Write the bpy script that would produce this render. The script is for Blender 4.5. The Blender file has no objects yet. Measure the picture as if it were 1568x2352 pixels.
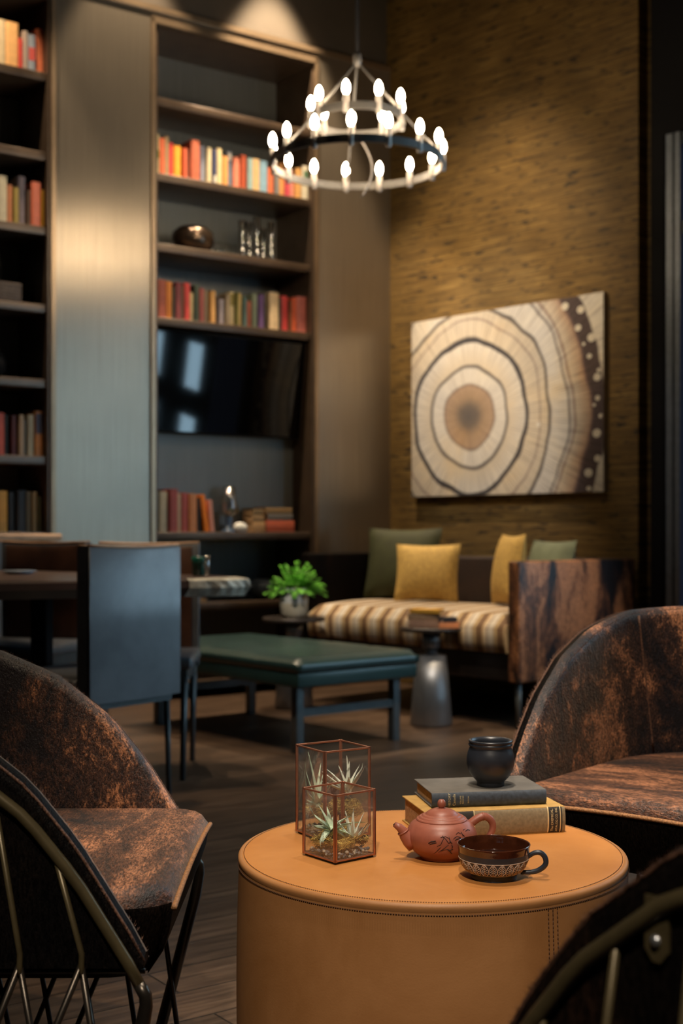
import bpy, bmesh, math, random
from mathutils import Vector, Matrix, noise
random.seed(7)
SC = bpy.context.scene
COL = SC.collection
PI = math.pi
F, CX, HY, H = 3000.0, 784.0, 1222.0, 0.95      # lens in pixels, optical axis, horizon row, eye height

# ------------------------------------------------------------------ camera, world, lights, exposure
cam_d = bpy.data.cameras.new('camera'); cam = bpy.data.objects.new('camera', cam_d); COL.objects.link(cam)
cam.location = (0, 0, H); cam.rotation_euler = (PI/2, 0, 0)
cam_d.sensor_width = 36; cam_d.sensor_fit = 'AUTO'; cam_d.lens = 36*F/2352
cam_d.shift_y = (HY-1176)/2352
cam_d.clip_start = 0.05
cam_d.dof.use_dof = True; cam_d.dof.focus_distance = 2.10; cam_d.dof.aperture_fstop = 4.4
SC.camera = cam
SC.view_settings.view_transform = 'Standard'; SC.view_settings.look = 'None'
SC.view_settings.gamma = 1; SC.view_settings.use_curve_mapping = False
SC.view_settings.exposure = 0.0
W = bpy.data.worlds.new('world'); SC.world = W; W.use_nodes = True
W.node_tree.nodes['Background'].inputs[0].default_value = (0.35, 0.5, 0.7, 1)
W.node_tree.nodes['Background'].inputs[1].default_value = 0.02
try:
    cy = SC.cycles
    cy.max_bounces = 8; cy.diffuse_bounces = 3; cy.glossy_bounces = 4; cy.transmission_bounces = 6; cy.transparent_max_bounces = 24
    cy.sample_clamp_indirect = 3.0; cy.caustics_reflective = False; cy.caustics_refractive = False
    cy.use_denoising = True; cy.blur_glossy = 0.5
except Exception: pass

def spot(name, loc, aim, power, col, angle, blend=0.5, size=0.03):
    l = bpy.data.lights.new(name, 'SPOT'); l.energy = power; l.color = col
    l.spot_size = math.radians(angle); l.spot_blend = blend; l.shadow_soft_size = size
    o = bpy.data.objects.new(name, l); COL.objects.link(o); o.location = loc
    d = Vector(aim)-Vector(loc); o.rotation_euler = d.to_track_quat('-Z', 'Y').to_euler()
    return o
WARM = (1.0, 0.76, 0.50); WARM2 = (1.0, 0.70, 0.40); NEUT = (1.0, 0.86, 0.70)
d1 = Vector((0.812, 0.5835, 0)); n1 = Vector((-0.5835, 0.812, 0))      # bookcase wall: along, into
d2 = Vector((0.680, -0.733, 0)); n2 = Vector((0.733, 0.680, 0))        # papered wall: along, into
P1 = Vector((-1.056, 7.30, 0))
CORNER = P1 + d1*1.681
T1C = ((675-CX)/F*7.06, 7.06)
def w1(t, dep=0.0, z=0.0): return P1 + d1*t + n1*dep + Vector((0, 0, z))
def w2(t, dep=0.0, z=0.0): return CORNER + d2*t + n2*dep + Vector((0, 0, z))
# recessed ceiling downlights, plus unseen spots added to brighten single things
spot('table_downlight', (0.02, 1.72, 4.2), (0.12, 2.12, 0.42), 330, NEUT, 24, 0.7, 0.035)
spot('table_downlight', (0.50, 2.75, 4.2), (0.20, 2.22, 0.42), 110, NEUT, 26, 0.7, 0.035)
spot('added_front_spot', (-0.25, -1.2, 4.2), (0.18, 1.95, 0.20), 640, (1.0, 0.84, 0.66), 24, 0.8, 0.08)  # unseen spot behind the lens, added to brighten the ottoman's side
spot('seat_downlight', (0.15, 0.9, 4.3), (-0.58, 2.30, 0.62), 330, WARM, 15, 0.8, 0.05)
spot('seat_downlight', (0.15, 1.5, 4.2), (0.72, 2.65, 0.62), 560, NEUT, 21, 0.8, 0.05)
for t, e in ((-0.10, 85), (0.80, 190)):
    p = w1(t, -0.27, 4.72); spot('bookcase_downlight', p, p-Vector((0, 0, 1))+n1*0.02, e*3.0, WARM, 54, 0.35, 0.04)
p = w1(-1.15, -0.35, 4.72); spot('bookcase_downlight', p, w1(-1.1, -0.2, 0), 220, WARM, 58, 0.3, 0.04)
p = w1(0.3, -2.6, 4.6); spot('added_shelf_spot', p, w1(0.42, 0.2, 2.72), 200, WARM, 21, 0.9, 0.08)  # unseen spot added to warm the bowl shelf
p = w2(0.80, -2.9, 4.80); spot('wall_washer', p, w2(0.90, 0, 2.45), 620, (1.0, 0.74, 0.44), 31, 1.0, 0.08)
p = w2(0.75, -2.4, 4.85); spot('art_accent', p, w2(0.84, 0, 1.75), 270, (1.0, 0.98, 0.95), 22, 0.7, 0.06)
spot('added_corner_spot', w2(1.75, -1.6, 4.7), w2(1.92, 0.05, 1.3), 45, (0.95, 0.95, 1.0), 10, 0.8, 0.05)  # unseen spot added to lift the strip of wall beside the window
spot('sofa_downlight', w2(1.3, -1.6, 4.85), w2(0.8, -0.8, 0.5), 230, WARM, 24, 0.9, 0.06)
spot('added_arm_spot', (1.05, 4.2, 4.8), (1.05, 6.35, 0.55), 760, WARM, 17, 0.8, 0.06)  # unseen spot added to bring warm light onto the sofa arm
spot('lounge_downlight', (0.4, 2.9, 4.7), (0.15, 6.05, 0.35), 420, NEUT, 17, 0.9, 0.06)
spot('added_fern_spot', (-0.35, 1.6, 4.3), (T1C[0], T1C[1]-0.05, 0.6), 900, NEUT, 6, 0.9, 0.06)  # unseen frontal spot added to brighten the fern and its pot
spot('dining_downlight', (-0.9, 4.0, 4.85), (-0.70, 5.05, 0.75), 330, WARM, 26, 0.9, 0.06)
spot('floor_downlight', (-0.1, 3.3, 4.6), (-0.15, 3.4, 0.0), 120, WARM, 50, 1.0, 0.06)

# ------------------------------------------------------------------ material helpers
def lin(c):
    if isinstance(c, str):
        c = [int(c[i:i+2], 16)/255 for i in (0, 2, 4)]
        c = [x/12.92 if x <= 0.04045 else ((x+0.055)/1.055)**2.4 for x in c]
    return (c[0], c[1], c[2], 1)
def newmat(name):
    m = bpy.data.materials.new(name); m.use_nodes = True
    nt = m.node_tree; b = nt.nodes['Principled BSDF']
    return m, nt, b
def nd(nt, typ, **kw):
    n = nt.nodes.new(typ)
    for k, v in kw.items():
        if hasattr(n, k): setattr(n, k, v)
        else: n.inputs[k.replace('_', ' ')].default_value = v
    return n
def coords(nt, scale=(1, 1, 1), rot=(0, 0, 0), loc=(0, 0, 0)):
    tc = nd(nt, 'ShaderNodeTexCoord'); mp = nd(nt, 'ShaderNodeMapping')
    mp.inputs['Scale'].default_value = scale; mp.inputs['Rotation'].default_value = rot; mp.inputs['Location'].default_value = loc
    nt.links.new(tc.outputs['Object'], mp.inputs[0]); return mp.outputs[0]
def noi(nt, vec, scale, detail=4, rough=0.55, dist=0.0):
    n = nd(nt, 'ShaderNodeTexNoise'); n.inputs['Scale'].default_value = scale; n.inputs['Detail'].default_value = detail
    n.inputs['Roughness'].default_value = rough; n.inputs['Distortion'].default_value = dist
    nt.links.new(vec, n.inputs['Vector']); return n.outputs['Fac']
def ramp(nt, fac, stops, interp='LINEAR'):
    r = nd(nt, 'ShaderNodeValToRGB'); cr = r.color_ramp; cr.interpolation = interp
    while len(cr.elements) > 1: cr.elements.remove(cr.elements[-1])
    cr.elements[0].position = stops[0][0]; cr.elements[0].color = lin(stops[0][1])
    for p, c in stops[1:]:
        e = cr.elements.new(p); e.color = lin(c)
    nt.links.new(fac, r.inputs[0]); return r.outputs[0]
def mixc(nt, fac, a, b, typ='MIX'):
    m = nd(nt, 'ShaderNodeMix'); m.data_type = 'RGBA'; m.blend_type = typ
    for k, v in ((0, fac), (6, a), (7, b)):
        if hasattr(v, 'is_linked') or hasattr(v, 'links'): nt.links.new(v, m.inputs[k])
        elif k == 0: m.inputs[0].default_value = v
        else: m.inputs[k].default_value = lin(v)
    return m.outputs[2]
def mth(nt, op, a, b=None, c=None):
    m = nd(nt, 'ShaderNodeMath'); m.operation = op
    for i, v in enumerate((a, b, c)):
        if v is None: continue
        if isinstance(v, (int, float)): m.inputs[i].default_value = v
        else: nt.links.new(v, m.inputs[i])
    return m.outputs[0]
def bump(nt, b, h, strength=0.3, dist=0.002):
    n = nd(nt, 'ShaderNodeBump'); n.inputs['Strength'].default_value = strength; n.inputs['Distance'].default_value = dist
    nt.links.new(h, n.inputs['Height']); nt.links.new(n.outputs[0], b.inputs['Normal'])
_cache = {}
def plain(name, color, rough=0.5, metal=0.0, spec=0.5, coat=0.0, var=0.12, scale=30, bmp=0.0, emis=None):
    if name in _cache: return _cache[name]
    m, nt, b = newmat(name); c = lin(color)
    v = coords(nt); f = noi(nt, v, scale, 3)
    lo = tuple(max(0, x*(1-var)) for x in c[:3]); hi = tuple(min(1, x*(1+var)) for x in c[:3])
    nt.links.new(ramp(nt, f, [(0.3, lo), (0.7, hi)]), b.inputs['Base Color'])
    b.inputs['Roughness'].default_value = rough; b.inputs['Metallic'].default_value = metal
    b.inputs['Specular IOR Level'].default_value = spec; b.inputs['Coat Weight'].default_value = coat
    if bmp: bump(nt, b, f, bmp, 0.002)
    if emis: b.inputs['Emission Color'].default_value = lin(emis[0]); b.inputs['Emission Strength'].default_value = emis[1]
    _cache[name] = m; return m
def leather(name, color, color2, rough=0.4, grain=260, bstr=0.12, scale=5, spec=0.5):
    m, nt, b = newmat(name); v = coords(nt)
    f = noi(nt, v, scale, 6, 0.6, 0.4); nt.links.new(ramp(nt, f, [(0.32, color2), (0.68, color)]), b.inputs['Base Color'])
    g = noi(nt, v, grain, 3); bump(nt, b, g, bstr, 0.001)
    r = nd(nt, 'ShaderNodeMapRange'); r.inputs['To Min'].default_value = rough-0.07; r.inputs['To Max'].default_value = rough+0.1
    nt.links.new(noi(nt, v, scale*3, 4), r.inputs['Value']); nt.links.new(r.outputs[0], b.inputs['Roughness'])
    b.inputs['Specular IOR Level'].default_value = spec
    return m
def cowhide(name, dark, mid, light, stretch=(1, 1, 0.35), scale=5, lo=0.40, hi=0.66, grainvec=(1, 1, 0.3), bstr=0.8, rough=0.5, sheen=0.15, spec=0.45):
    m, nt, b = newmat(name)
    v = coords(nt, stretch); g = coords(nt, grainvec)
    big = noi(nt, v, scale, 6, 0.62, 0.8); streak = noi(nt, g, 85, 3, 0.7, 0.3); fine = noi(nt, g, 330, 2, 0.8)
    s = mth(nt, 'ADD', mth(nt, 'MULTIPLY', big, 0.74), mth(nt, 'MULTIPLY', streak, 0.18))
    s = mth(nt, 'ADD', s, mth(nt, 'MULTIPLY', fine, 0.10))
    col = ramp(nt, s, [(lo, dark), ((lo+hi)/2, mid), (hi, light)])
    dk = ramp(nt, fine, [(0.34, (0.22, 0.22, 0.24)), (0.64, (1.45, 1.42, 1.4))])
    nt.links.new(mixc(nt, 1.0, col, dk, 'MULTIPLY'), b.inputs['Base Color'])
    b.inputs['Roughness'].default_value = rough; b.inputs['Specular IOR Level'].default_value = spec
    b.inputs['Sheen Weight'].default_value = sheen; b.inputs['Sheen Roughness'].default_value = 0.4
    b.inputs['Sheen Tint'].default_value = (1, .8, .6, 1)
    bump(nt, b, mth(nt, 'ADD', mth(nt, 'MULTIPLY', streak, 0.6), mth(nt, 'MULTIPLY', fine, 0.6)), bstr, 0.004)
    return m
def thin_glass(name, tint=(0.93, 0.95, 0.94), rough=0.0, ior=1.5, boost=1.0, painted_haze=0.0):
    m = bpy.data.materials.new(name); m.use_nodes = True; nt = m.node_tree
    for n in list(nt.nodes): nt.nodes.remove(n)
    o = nd(nt, 'ShaderNodeOutputMaterial'); mx = nd(nt, 'ShaderNodeMixShader')
    tr = nd(nt, 'ShaderNodeBsdfTransparent'); gl = nd(nt, 'ShaderNodeBsdfGlossy'); lw = nd(nt, 'ShaderNodeLayerWeight'); lw.inputs[0].default_value = 0.5
    v = coords(nt); f = noi(nt, v, 14, 4, 0.6)
    tr.inputs[0].default_value = lin(tint); gl.inputs['Roughness'].default_value = rough
    nt.links.new(ramp(nt, f, [(0.3, (0.9, 0.9, 0.9)), (0.7, (1, 1, 1))]), gl.inputs[0])
    fm = mth(nt, 'MINIMUM', mth(nt, 'MULTIPLY', mth(nt, 'ADD', 0.045, mth(nt, 'MULTIPLY', mth(nt, 'POWER', lw.outputs['Facing'], 5), 0.9)), boost*1.6), 1.0); nt.links.new(fm, mx.inputs[0])
    df = nd(nt, 'ShaderNodeBsdfDiffuse'); df.inputs[0].default_value = (0.6, 0.6, 0.58, 1); m2 = nd(nt, 'ShaderNodeMixShader')  # grey diffuse mixed in to paint hazy reflections onto the panes
    nt.links.new(mth(nt, 'MULTIPLY', f, painted_haze*2), m2.inputs[0]); nt.links.new(tr.outputs[0], m2.inputs[1]); nt.links.new(df.outputs[0], m2.inputs[2])
    nt.links.new(m2.outputs[0], mx.inputs[1]); nt.links.new(gl.outputs[0], mx.inputs[2]); nt.links.new(mx.outputs[0], o.inputs[0])
    return m

# ------------------------------------------------------------------ materials
M = {}
# wood floor: planks run parallel to the bookcase wall
m, nt, b = newmat('floor_wood'); v = coords(nt, (1, 1, 1), (0, 0, -math.radians(35.7)))
br = nd(nt, 'ShaderNodeTexBrick'); nt.links.new(v, br.inputs['Vector'])
br.inputs['Scale'].default_value = 1; br.inputs['Brick Width'].default_value = 1.3; br.inputs['Row Height'].default_value = 0.14
br.inputs['Mortar Size'].default_value = 0.003; br.inputs['Mortar Smooth'].default_value = 0.4; br.offset = 0.37
br.inputs['Color1'].default_value = (0.75, 0.75, 0.75, 1); br.inputs['Color2'].default_value = (1.25, 1.25, 1.25, 1); br.inputs['Mortar'].default_value = (0.12, 0.10, 0.08, 1)
vg = coords(nt, (1, 1, 1), (0, 0, -math.radians(35.7))); mp = nd(nt, 'ShaderNodeMapping'); mp.inputs['Scale'].default_value = (2.2, 26, 1); nt.links.new(vg, mp.inputs[0])
gr = noi(nt, mp.outputs[0], 2.0, 8, 0.65, 0.5)
c = ramp(nt, gr, [(0.28, (0.030, 0.018, 0.011)), (0.5, (0.075, 0.045, 0.028)), (0.72, (0.15, 0.095, 0.06))])
nt.links.new(mixc(nt, 1.0, c, br.outputs['Color'], 'MULTIPLY'), b.inputs['Base Color'])
rr = nd(nt, 'ShaderNodeMapRange'); rr.inputs['To Min'].default_value = 0.28; rr.inputs['To Max'].default_value = 0.5
nt.links.new(gr, rr.inputs['Value']); nt.links.new(rr.outputs[0], b.inputs['Roughness']); bump(nt, b, mth(nt, 'ADD', gr, br.outputs['Fac']), 0.25, 0.002)
M['floor'] = m
# brushed bronze metal of the bookcase wall
def brushed(name, col, rough=0.34, metal=0.75):
    m, nt, b = newmat(name); v = coords(nt, (1, 1, 1)); mp = nd(nt, 'ShaderNodeMapping'); mp.inputs['Scale'].default_value = (60, 60, 0.6); nt.links.new(v, mp.inputs[0])
    f = noi(nt, mp.outputs[0], 3, 5, 0.6); l = noi(nt, v, 1.3, 4, 0.5)
    c0 = lin(col)[:3]
    cc = ramp(nt, f, [(0.3, tuple(x*0.88 for x in c0)), (0.7, tuple(x*1.1 for x in c0))])
    nt.links.new(mixc(nt, 0.5, cc, ramp(nt, l, [(0.3, (0.7, 0.7, 0.72)), (0.7, (1.1, 1.08, 1.05))]), 'MULTIPLY'), b.inputs['Base Color'])
    b.inputs['Metallic'].default_value = metal; b.inputs['Roughness'].default_value = rough
    b.inputs['Anisotropic'].default_value = 0.75
    tg = nd(nt, 'ShaderNodeTangent'); tg.direction_type = 'RADIAL'; tg.axis = 'Z'; nt.links.new(tg.outputs[0], b.inputs['Tangent'])
    return m
M['bronze'] = brushed('brushed_bronze', (0.42, 0.36, 0.285))
m, nt, b = newmat('shelf_bronze'); v = coords(nt); f = noi(nt, v, 9, 4)
nt.links.new(ramp(nt, f, [(0.3, (0.075, 0.050, 0.034)), (0.7, (0.11, 0.075, 0.05))]), b.inputs['Base Color']); b.inputs['Roughness'].default_value = 0.38; b.inputs['Metallic'].default_value = 0.3
M['shelf'] = m
M['trim'] = plain('bronze_trim', (0.36, 0.26, 0.17), 0.35, 0.7, scale=6)
M['caseback'] = brushed('back_panel_metal', (0.24, 0.255, 0.255), 0.45, 0.35)
M['plaster'] = plain('warm_plaster', (0.085, 0.068, 0.05), 0.8, scale=3)
M['black'] = plain('black_paint', (0.008, 0.008, 0.009), 0.8, spec=0.12, scale=3)
M['darkwall'] = plain('charcoal_paint', (0.035, 0.034, 0.035), 0.7, scale=3)
# grasscloth
m, nt, b = newmat('grasscloth'); v = coords(nt)
def sc(vec, s):
    mp = nd(nt, 'ShaderNodeMapping'); mp.inputs['Scale'].default_value = s; nt.links.new(vec, mp.inputs[0]); return mp.outputs[0]
base = ramp(nt, noi(nt, sc(v, (1.0, 1, 28)), 3, 5, 0.6), [(0.3, (0.085, 0.046, 0.009)), (0.5, (0.165, 0.096, 0.022)), (0.72, (0.28, 0.18, 0.055))])
weave = noi(nt, sc(v, (1.5, 1, 180)), 1, 3, 0.7)
fl = noi(nt, sc(v, (5.5, 1, 26)), 1.6, 4, 0.55, 0.3)
fm = ramp(nt, fl, [(0.56, (0, 0, 0)), (0.64, (1, 1, 1))])
patch = ramp(nt, noi(nt, v, 2.2, 4), [(0.3, (0.7, 0.7, 0.7)), (0.7, (1.2, 1.2, 1.2))])
c1 = mixc(nt, 1.0, base, ramp(nt, weave, [(0.35, (0.55, 0.55, 0.55)), (0.62, (1.2, 1.2, 1.2))]), 'MULTIPLY')
c2 = mixc(nt, 1.0, c1, patch, 'MULTIPLY')
nt.links.new(mixc(nt, fm, c2, (0.030, 0.018, 0.006)), b.inputs['Base Color']); b.inputs['Roughness'].default_value = 0.65
bump(nt, b, weave, 0.5, 0.003)
M['grass'] = m
M['hide'] = cowhide('brindle_cowhide', (0.007, 0.006, 0.010), (0.060, 0.028, 0.019), (0.46, 0.20, 0.095), (1, 1, 0.6), 4.6, 0.462, 0.605, (1, 1, 0.5))
M['hide_sofa'] = cowhide('brindle_cowhide_arm', (0.010, 0.008, 0.010), (0.13, 0.055, 0.028), (0.42, 0.19, 0.09), scale=6.5, lo=0.44, hi=0.57, bstr=0.3, sheen=0.0)
M['hide_seat'] = cowhide('brown_cowhide_seat', (0.008, 0.005, 0.006), (0.085, 0.034, 0.018), (0.34, 0.145, 0.07), (1, 0.35, 1), 7, 0.43, 0.62, (1, 0.3, 1))
M['hide_dark'] = cowhide('dark_cowhide', (0.003, 0.0025, 0.0025), (0.006, 0.004, 0.003), (0.02, 0.010, 0.006), lo=0.42, hi=0.75, sheen=0.0, spec=0.06)
M['hide_edge'] = plain('brown_hair_edge', (0.11, 0.05, 0.028), 0.7, bmp=0.6, scale=300, var=0.6)
M['sofa_back'] = plain('dark_brown_velvet', (0.022, 0.010, 0.006), 0.7, scale=9, var=0.3)
M['piping'] = plain('tan_hide_edge', (0.26, 0.12, 0.045), 0.7, bmp=0.6, scale=300, var=0.5)
M['brass'] = plain('aged_brass', (0.085, 0.066, 0.032), 0.36, 0.4, scale=40)
M['gunmetal'] = plain('gunmetal', (0.05, 0.042, 0.034), 0.32, 0.8, scale=40)
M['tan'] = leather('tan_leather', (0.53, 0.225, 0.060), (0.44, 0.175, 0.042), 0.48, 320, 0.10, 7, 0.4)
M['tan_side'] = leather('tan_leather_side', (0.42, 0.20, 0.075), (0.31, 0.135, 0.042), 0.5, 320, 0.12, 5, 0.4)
M['stitch'] = plain('brown_thread', (0.07, 0.028, 0.012), 0.8)
M['copper'] = plain('copper', (0.48, 0.22, 0.14), 0.34, 0.75, scale=60)
M['glass'] = thin_glass('clear_glass', (0.96, 0.97, 0.96), boost=1.5, painted_haze=0.045)
M['blackbase'] = plain('black_rubber', (0.01, 0.01, 0.01), 0.6)
M['leaf'] = plain('air_plant_leaf', (0.60, 0.72, 0.55), 0.55, var=0.3, scale=60)
M['leaf2'] = plain('air_plant_leaf_pale', (0.80, 0.84, 0.70), 0.55, var=0.25, scale=60)
M['moss'] = plain('amber_moss', (0.82, 0.46, 0.12), 0.8, var=0.6, scale=120)
M['moss2'] = plain('olive_moss', (0.34, 0.22, 0.06), 0.8, var=0.5, scale=120)
M['pebble'] = plain('grey_pebble', (0.20, 0.21, 0.23), 0.5, var=0.7, scale=60)
M['pebble2'] = plain('pale_pebble', (0.62, 0.55, 0.45), 0.5, var=0.3, scale=60)
M['clay'] = plain('red_clay', (0.30, 0.095, 0.06), 0.42, var=0.10, scale=80, bmp=0.04)
M['ink'] = plain('dark_incision', (0.03, 0.012, 0.01), 0.8)
M['navyclay'] = plain('blue_black_stoneware', (0.018, 0.025, 0.038), 0.38, var=0.2, scale=80)
M['jar'] = plain('black_stoneware', (0.016, 0.019, 0.026), 0.36, var=0.15, scale=50, bmp=0.03)
M['glaze'] = plain('brown_glaze', (0.050, 0.014, 0.006), 0.10, coat=0.8, var=0.4, scale=60)
M['carved'] = plain('carved_brown_clay', (0.13, 0.06, 0.035), 0.7, var=0.3, scale=120)
M['cream'] = plain('cream_slip', (0.66, 0.52, 0.42), 0.7)
M['tea'] = plain('black_tea', (0.020, 0.005, 0.002), 0.02, spec=0.6)
M['bluecloth'] = plain('worn_blue_cloth', (0.030, 0.042, 0.060), 0.6, var=0.35, scale=140, bmp=0.1)
M['greycloth'] = plain('worn_grey_cloth', (0.115, 0.105, 0.092), 0.65, var=0.22, scale=25, bmp=0.1)
M['olivecloth'] = plain('olive_cloth', (0.20, 0.155, 0.09), 0.6, var=0.2, scale=180, bmp=0.12)
M['ochrecloth'] = plain('ochre_cloth', (0.46, 0.27, 0.075), 0.65, var=0.15, scale=60, bmp=0.1)
M['page'] = plain('aged_pages', (0.52, 0.33, 0.18), 0.8, var=0.25, scale=200)
M['gilt'] = plain('gilt', (0.52, 0.45, 0.26), 0.45, 0.3)
M['gilt2'] = plain('pale_gilt', (0.72, 0.56, 0.30), 0.45, 0.2)
M['labelblk'] = plain('black_label', (0.02, 0.017, 0.015), 0.6)
M['blkleather'] = leather('slate_leather', (0.15, 0.158, 0.172), (0.09, 0.095, 0.105), 0.32, 160, 0.1, 5, 0.55)
M['brnleather'] = leather('brown_leather', (0.13, 0.055, 0.03), (0.055, 0.024, 0.015), 0.35, 160, 0.1, 6)
M['tanedge'] = plain('tan_leather_edge', (0.48, 0.26, 0.14), 0.45)
M['chairmetal'] = plain('blue_grey_metal', (0.085, 0.095, 0.10), 0.4, 0.4)
M['grnleather'] = leather('green_leather', (0.019, 0.048, 0.046), (0.014, 0.036, 0.036), 0.30, 160, 0.1, 6)
M['wood'] = leather('walnut_slab', (0.10, 0.062, 0.048), (0.055, 0.034, 0.03), 0.3, 90, 0.08, 4)
M['sapwood'] = plain('pale_live_edge', (0.62, 0.56, 0.44), 0.6, var=0.45, scale=18, bmp=0.4)
M['palewood'] = plain('pale_oak', (0.62, 0.38, 0.22), 0.5, var=0.2, scale=10)
M['darkwood'] = plain('dark_stained_wood', (0.03, 0.022, 0.018), 0.45, var=0.3, scale=8)
M['pewter'] = brushed('pewter_pedestal', (0.28, 0.29, 0.31), 0.4)
M['tvblack'] = plain('gloss_black_screen', (0.002, 0.002, 0.002), 0.05, spec=0.35, var=0)
M['pot'] = plain('white_ceramic', (0.50, 0.52, 0.52), 0.5, var=0.05)
M['potlow'] = plain('sand_ceramic', (0.46, 0.42, 0.33), 0.7, var=0.08)
M['fern'] = plain('bright_green_leaf', (0.12, 0.42, 0.03), 0.5, var=0.5, scale=30)
M['soil'] = plain('soil', (0.02, 0.014, 0.01), 0.9)
M['mustard'] = plain('mustard_linen', (0.54, 0.36, 0.105), 0.8, var=0.22, scale=60, bmp=0.3)
M['green'] = plain('moss_green_velvet', (0.034, 0.040, 0.012), 0.75, var=0.2, scale=12)
M['sage'] = plain('sage_green_velvet', (0.18, 0.22, 0.15), 0.75, var=0.2, scale=12)
M['ring'] = plain('grey_iron', (0.15, 0.14, 0.13), 0.45, 0.35)
M['candle'] = plain('candle_sleeve', (0.55, 0.50, 0.46), 0.5)
M['bulb'] = plain('lit_bulb', (1, 1, 1), 0.4, emis=((1.0, 0.78, 0.52), 85))
M['winframe'] = plain('blue_grey_window_frame', (0.15, 0.175, 0.21), 0.4, 0.1)
M['bowl'] = plain('dark_bronze', (0.10, 0.07, 0.05), 0.25, 0.8)
M['stone'] = plain('white_stone', (0.7, 0.72, 0.7), 0.5)
M['teal'] = plain('teal_glass_tumbler', (0.01, 0.12, 0.09), 0.15, spec=0.7)
M['winglow'] = plain('daylight_pane', (0.1, 0.1, 0.1), 0.3, emis=((0.50, 0.78, 0.98), 13.0))
M['darkpane'] = plain('dark_pane', (0.02, 0.03, 0.05), 0.08, emis=((0.40, 0.5, 0.85), 0.10))
M['wicker'] = plain('grey_wicker', (0.12, 0.09, 0.075), 0.7, var=0.4, scale=40, bmp=0.5)
# plaid upholstery
m, nt, b = newmat('plaid_cloth'); tc = nd(nt, 'ShaderNodeTexCoord'); sx = nd(nt, 'ShaderNodeSeparateXYZ'); nt.links.new(tc.outputs['Object'], sx.inputs[0])
fr = mth(nt, 'FRACT', mth(nt, 'DIVIDE', mth(nt, 'ADD', sx.outputs[0], 5.0), 0.135))
c = ramp(nt, fr, [(0, (0.16, 0.095, 0.05)), (0.10, (0.16, 0.09, 0.045)), (0.16, (0.5, 0.36, 0.2)), (0.30, (0.5, 0.44, 0.36)), (0.34, (0.22, 0.14, 0.08)), (0.40, (0.45, 0.42, 0.38)), (0.62, (0.52, 0.47, 0.40)), (0.68, (0.2, 0.12, 0.06)), (0.74, (0.5, 0.38, 0.2)), (0.84, (0.17, 0.10, 0.05)), (1.0, (0.10, 0.052, 0.024))])
f2 = mth(nt, 'FRACT', mth(nt, 'DIVIDE', mth(nt, 'ADD', mth(nt, 'ADD', sx.outputs[1], sx.outputs[2]), 5.0), 0.075))
c2 = ramp(nt, f2, [(0, (1, 1, 1)), (0.80, (1, 1, 1)), (0.86, (0.62, 0.5, 0.4)), (0.92, (1, 1, 1))])
nt.links.new(mixc(nt, 0.8, c, c2, 'MULTIPLY'), b.inputs['Base Color']); b.inputs['Roughness'].default_value = 0.8
M['plaid'] = m
# tree-slice canvas: painted rings, local x along the wall, z up
m, nt, b = newmat('tree_ring_canvas'); tc = nd(nt, 'ShaderNodeTexCoord'); mp = nd(nt, 'ShaderNodeMapping'); mp.inputs['Location'].default_value = (-0.47, 0, -0.459)
nt.links.new(tc.outputs['Object'], mp.inputs[0]); sx = nd(nt, 'ShaderNodeSeparateXYZ'); nt.links.new(mp.outputs[0], sx.inputs[0])
X, Z = sx.outputs[0], sx.outputs[2]
r0 = mth(nt, 'SQRT', mth(nt, 'ADD', mth(nt, 'MULTIPLY', X, X), mth(nt, 'MULTIPLY', mth(nt, 'MULTIPLY', Z, Z), 0.94)))
wob = mth(nt, 'MULTIPLY', mth(nt, 'SUBTRACT', noi(nt, mp.outputs[0], 2.6, 2, 0.5), 0.5), 0.11)
r = mth(nt, 'ADD', r0, wob); ang = mth(nt, 'ARCTAN2', Z, X)
cb = nd(nt, 'ShaderNodeCombineXYZ'); nt.links.new(mth(nt, 'MULTIPLY', ang, 42), cb.inputs[0]); nt.links.new(mth(nt, 'MULTIPLY', r0, 2.0), cb.inputs[1])
rad = noi(nt, cb.outputs[0], 1.6, 5, 0.7)
cr, tn, ln, bk = (0.64, 0.60, 0.54), (0.60, 0.52, 0.41), (0.30, 0.23, 0.20), (0.035, 0.032, 0.04)
S = [(0, (0.11, 0.095, 0.09)), (0.06, (0.15, 0.12, 0.10)), (0.12, (0.36, 0.25, 0.16)), (0.178, (0.40, 0.28, 0.19)), (0.190, (0.22, 0.16, 0.13)), (0.205, cr),
     (0.280, cr), (0.290, (0.10, 0.09, 0.09)), (0.298, (0.10, 0.09, 0.09)), (0.310, tn), (0.423, cr), (0.432, bk), (0.450, bk), (0.462, tn), (0.54, tn), (0.55, ln), (0.562, tn), (0.602, tn),
     (0.612, (0.08, 0.07, 0.07)), (0.620, (0.08, 0.07, 0.07)), (0.632, cr), (0.73, cr), (0.742, (0.11, 0.09, 0.09)), (0.754, cr), (0.775, (0.28, 0.2, 0.16)), (0.787, tn), (0.865, (0.5, 0.35, 0.25)), (0.875, (0.26, 0.17, 0.15)),
     (0.89, (0.09, 0.065, 0.07)), (0.975, (0.09, 0.065, 0.07)), (0.985, (0.8, 0.76, 0.68))]
rr = mth(nt, 'DIVIDE', r, 1.05)
S = [(p/1.05, c) for p, c in S]
c = ramp(nt, rr, S)
c = mixc(nt, 0.8, c, ramp(nt, rad, [(0.36, (0.48, 0.44, 0.44)), (0.52, (1, 1, 1)), (0.7, (1.12, 1.08, 1.0))]), 'MULTIPLY')
vo = nd(nt, 'ShaderNodeTexVoronoi'); vo.inputs['Scale'].default_value = 13; nt.links.new(mp.outputs[0], vo.inputs['Vector'])
dots = mth(nt, 'LESS_THAN', vo.outputs['Distance'], 0.10); inb = mth(nt, 'MULTIPLY', mth(nt, 'GREATER_THAN', r, 0.905), mth(nt, 'LESS_THAN', r, 1.0))
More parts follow.
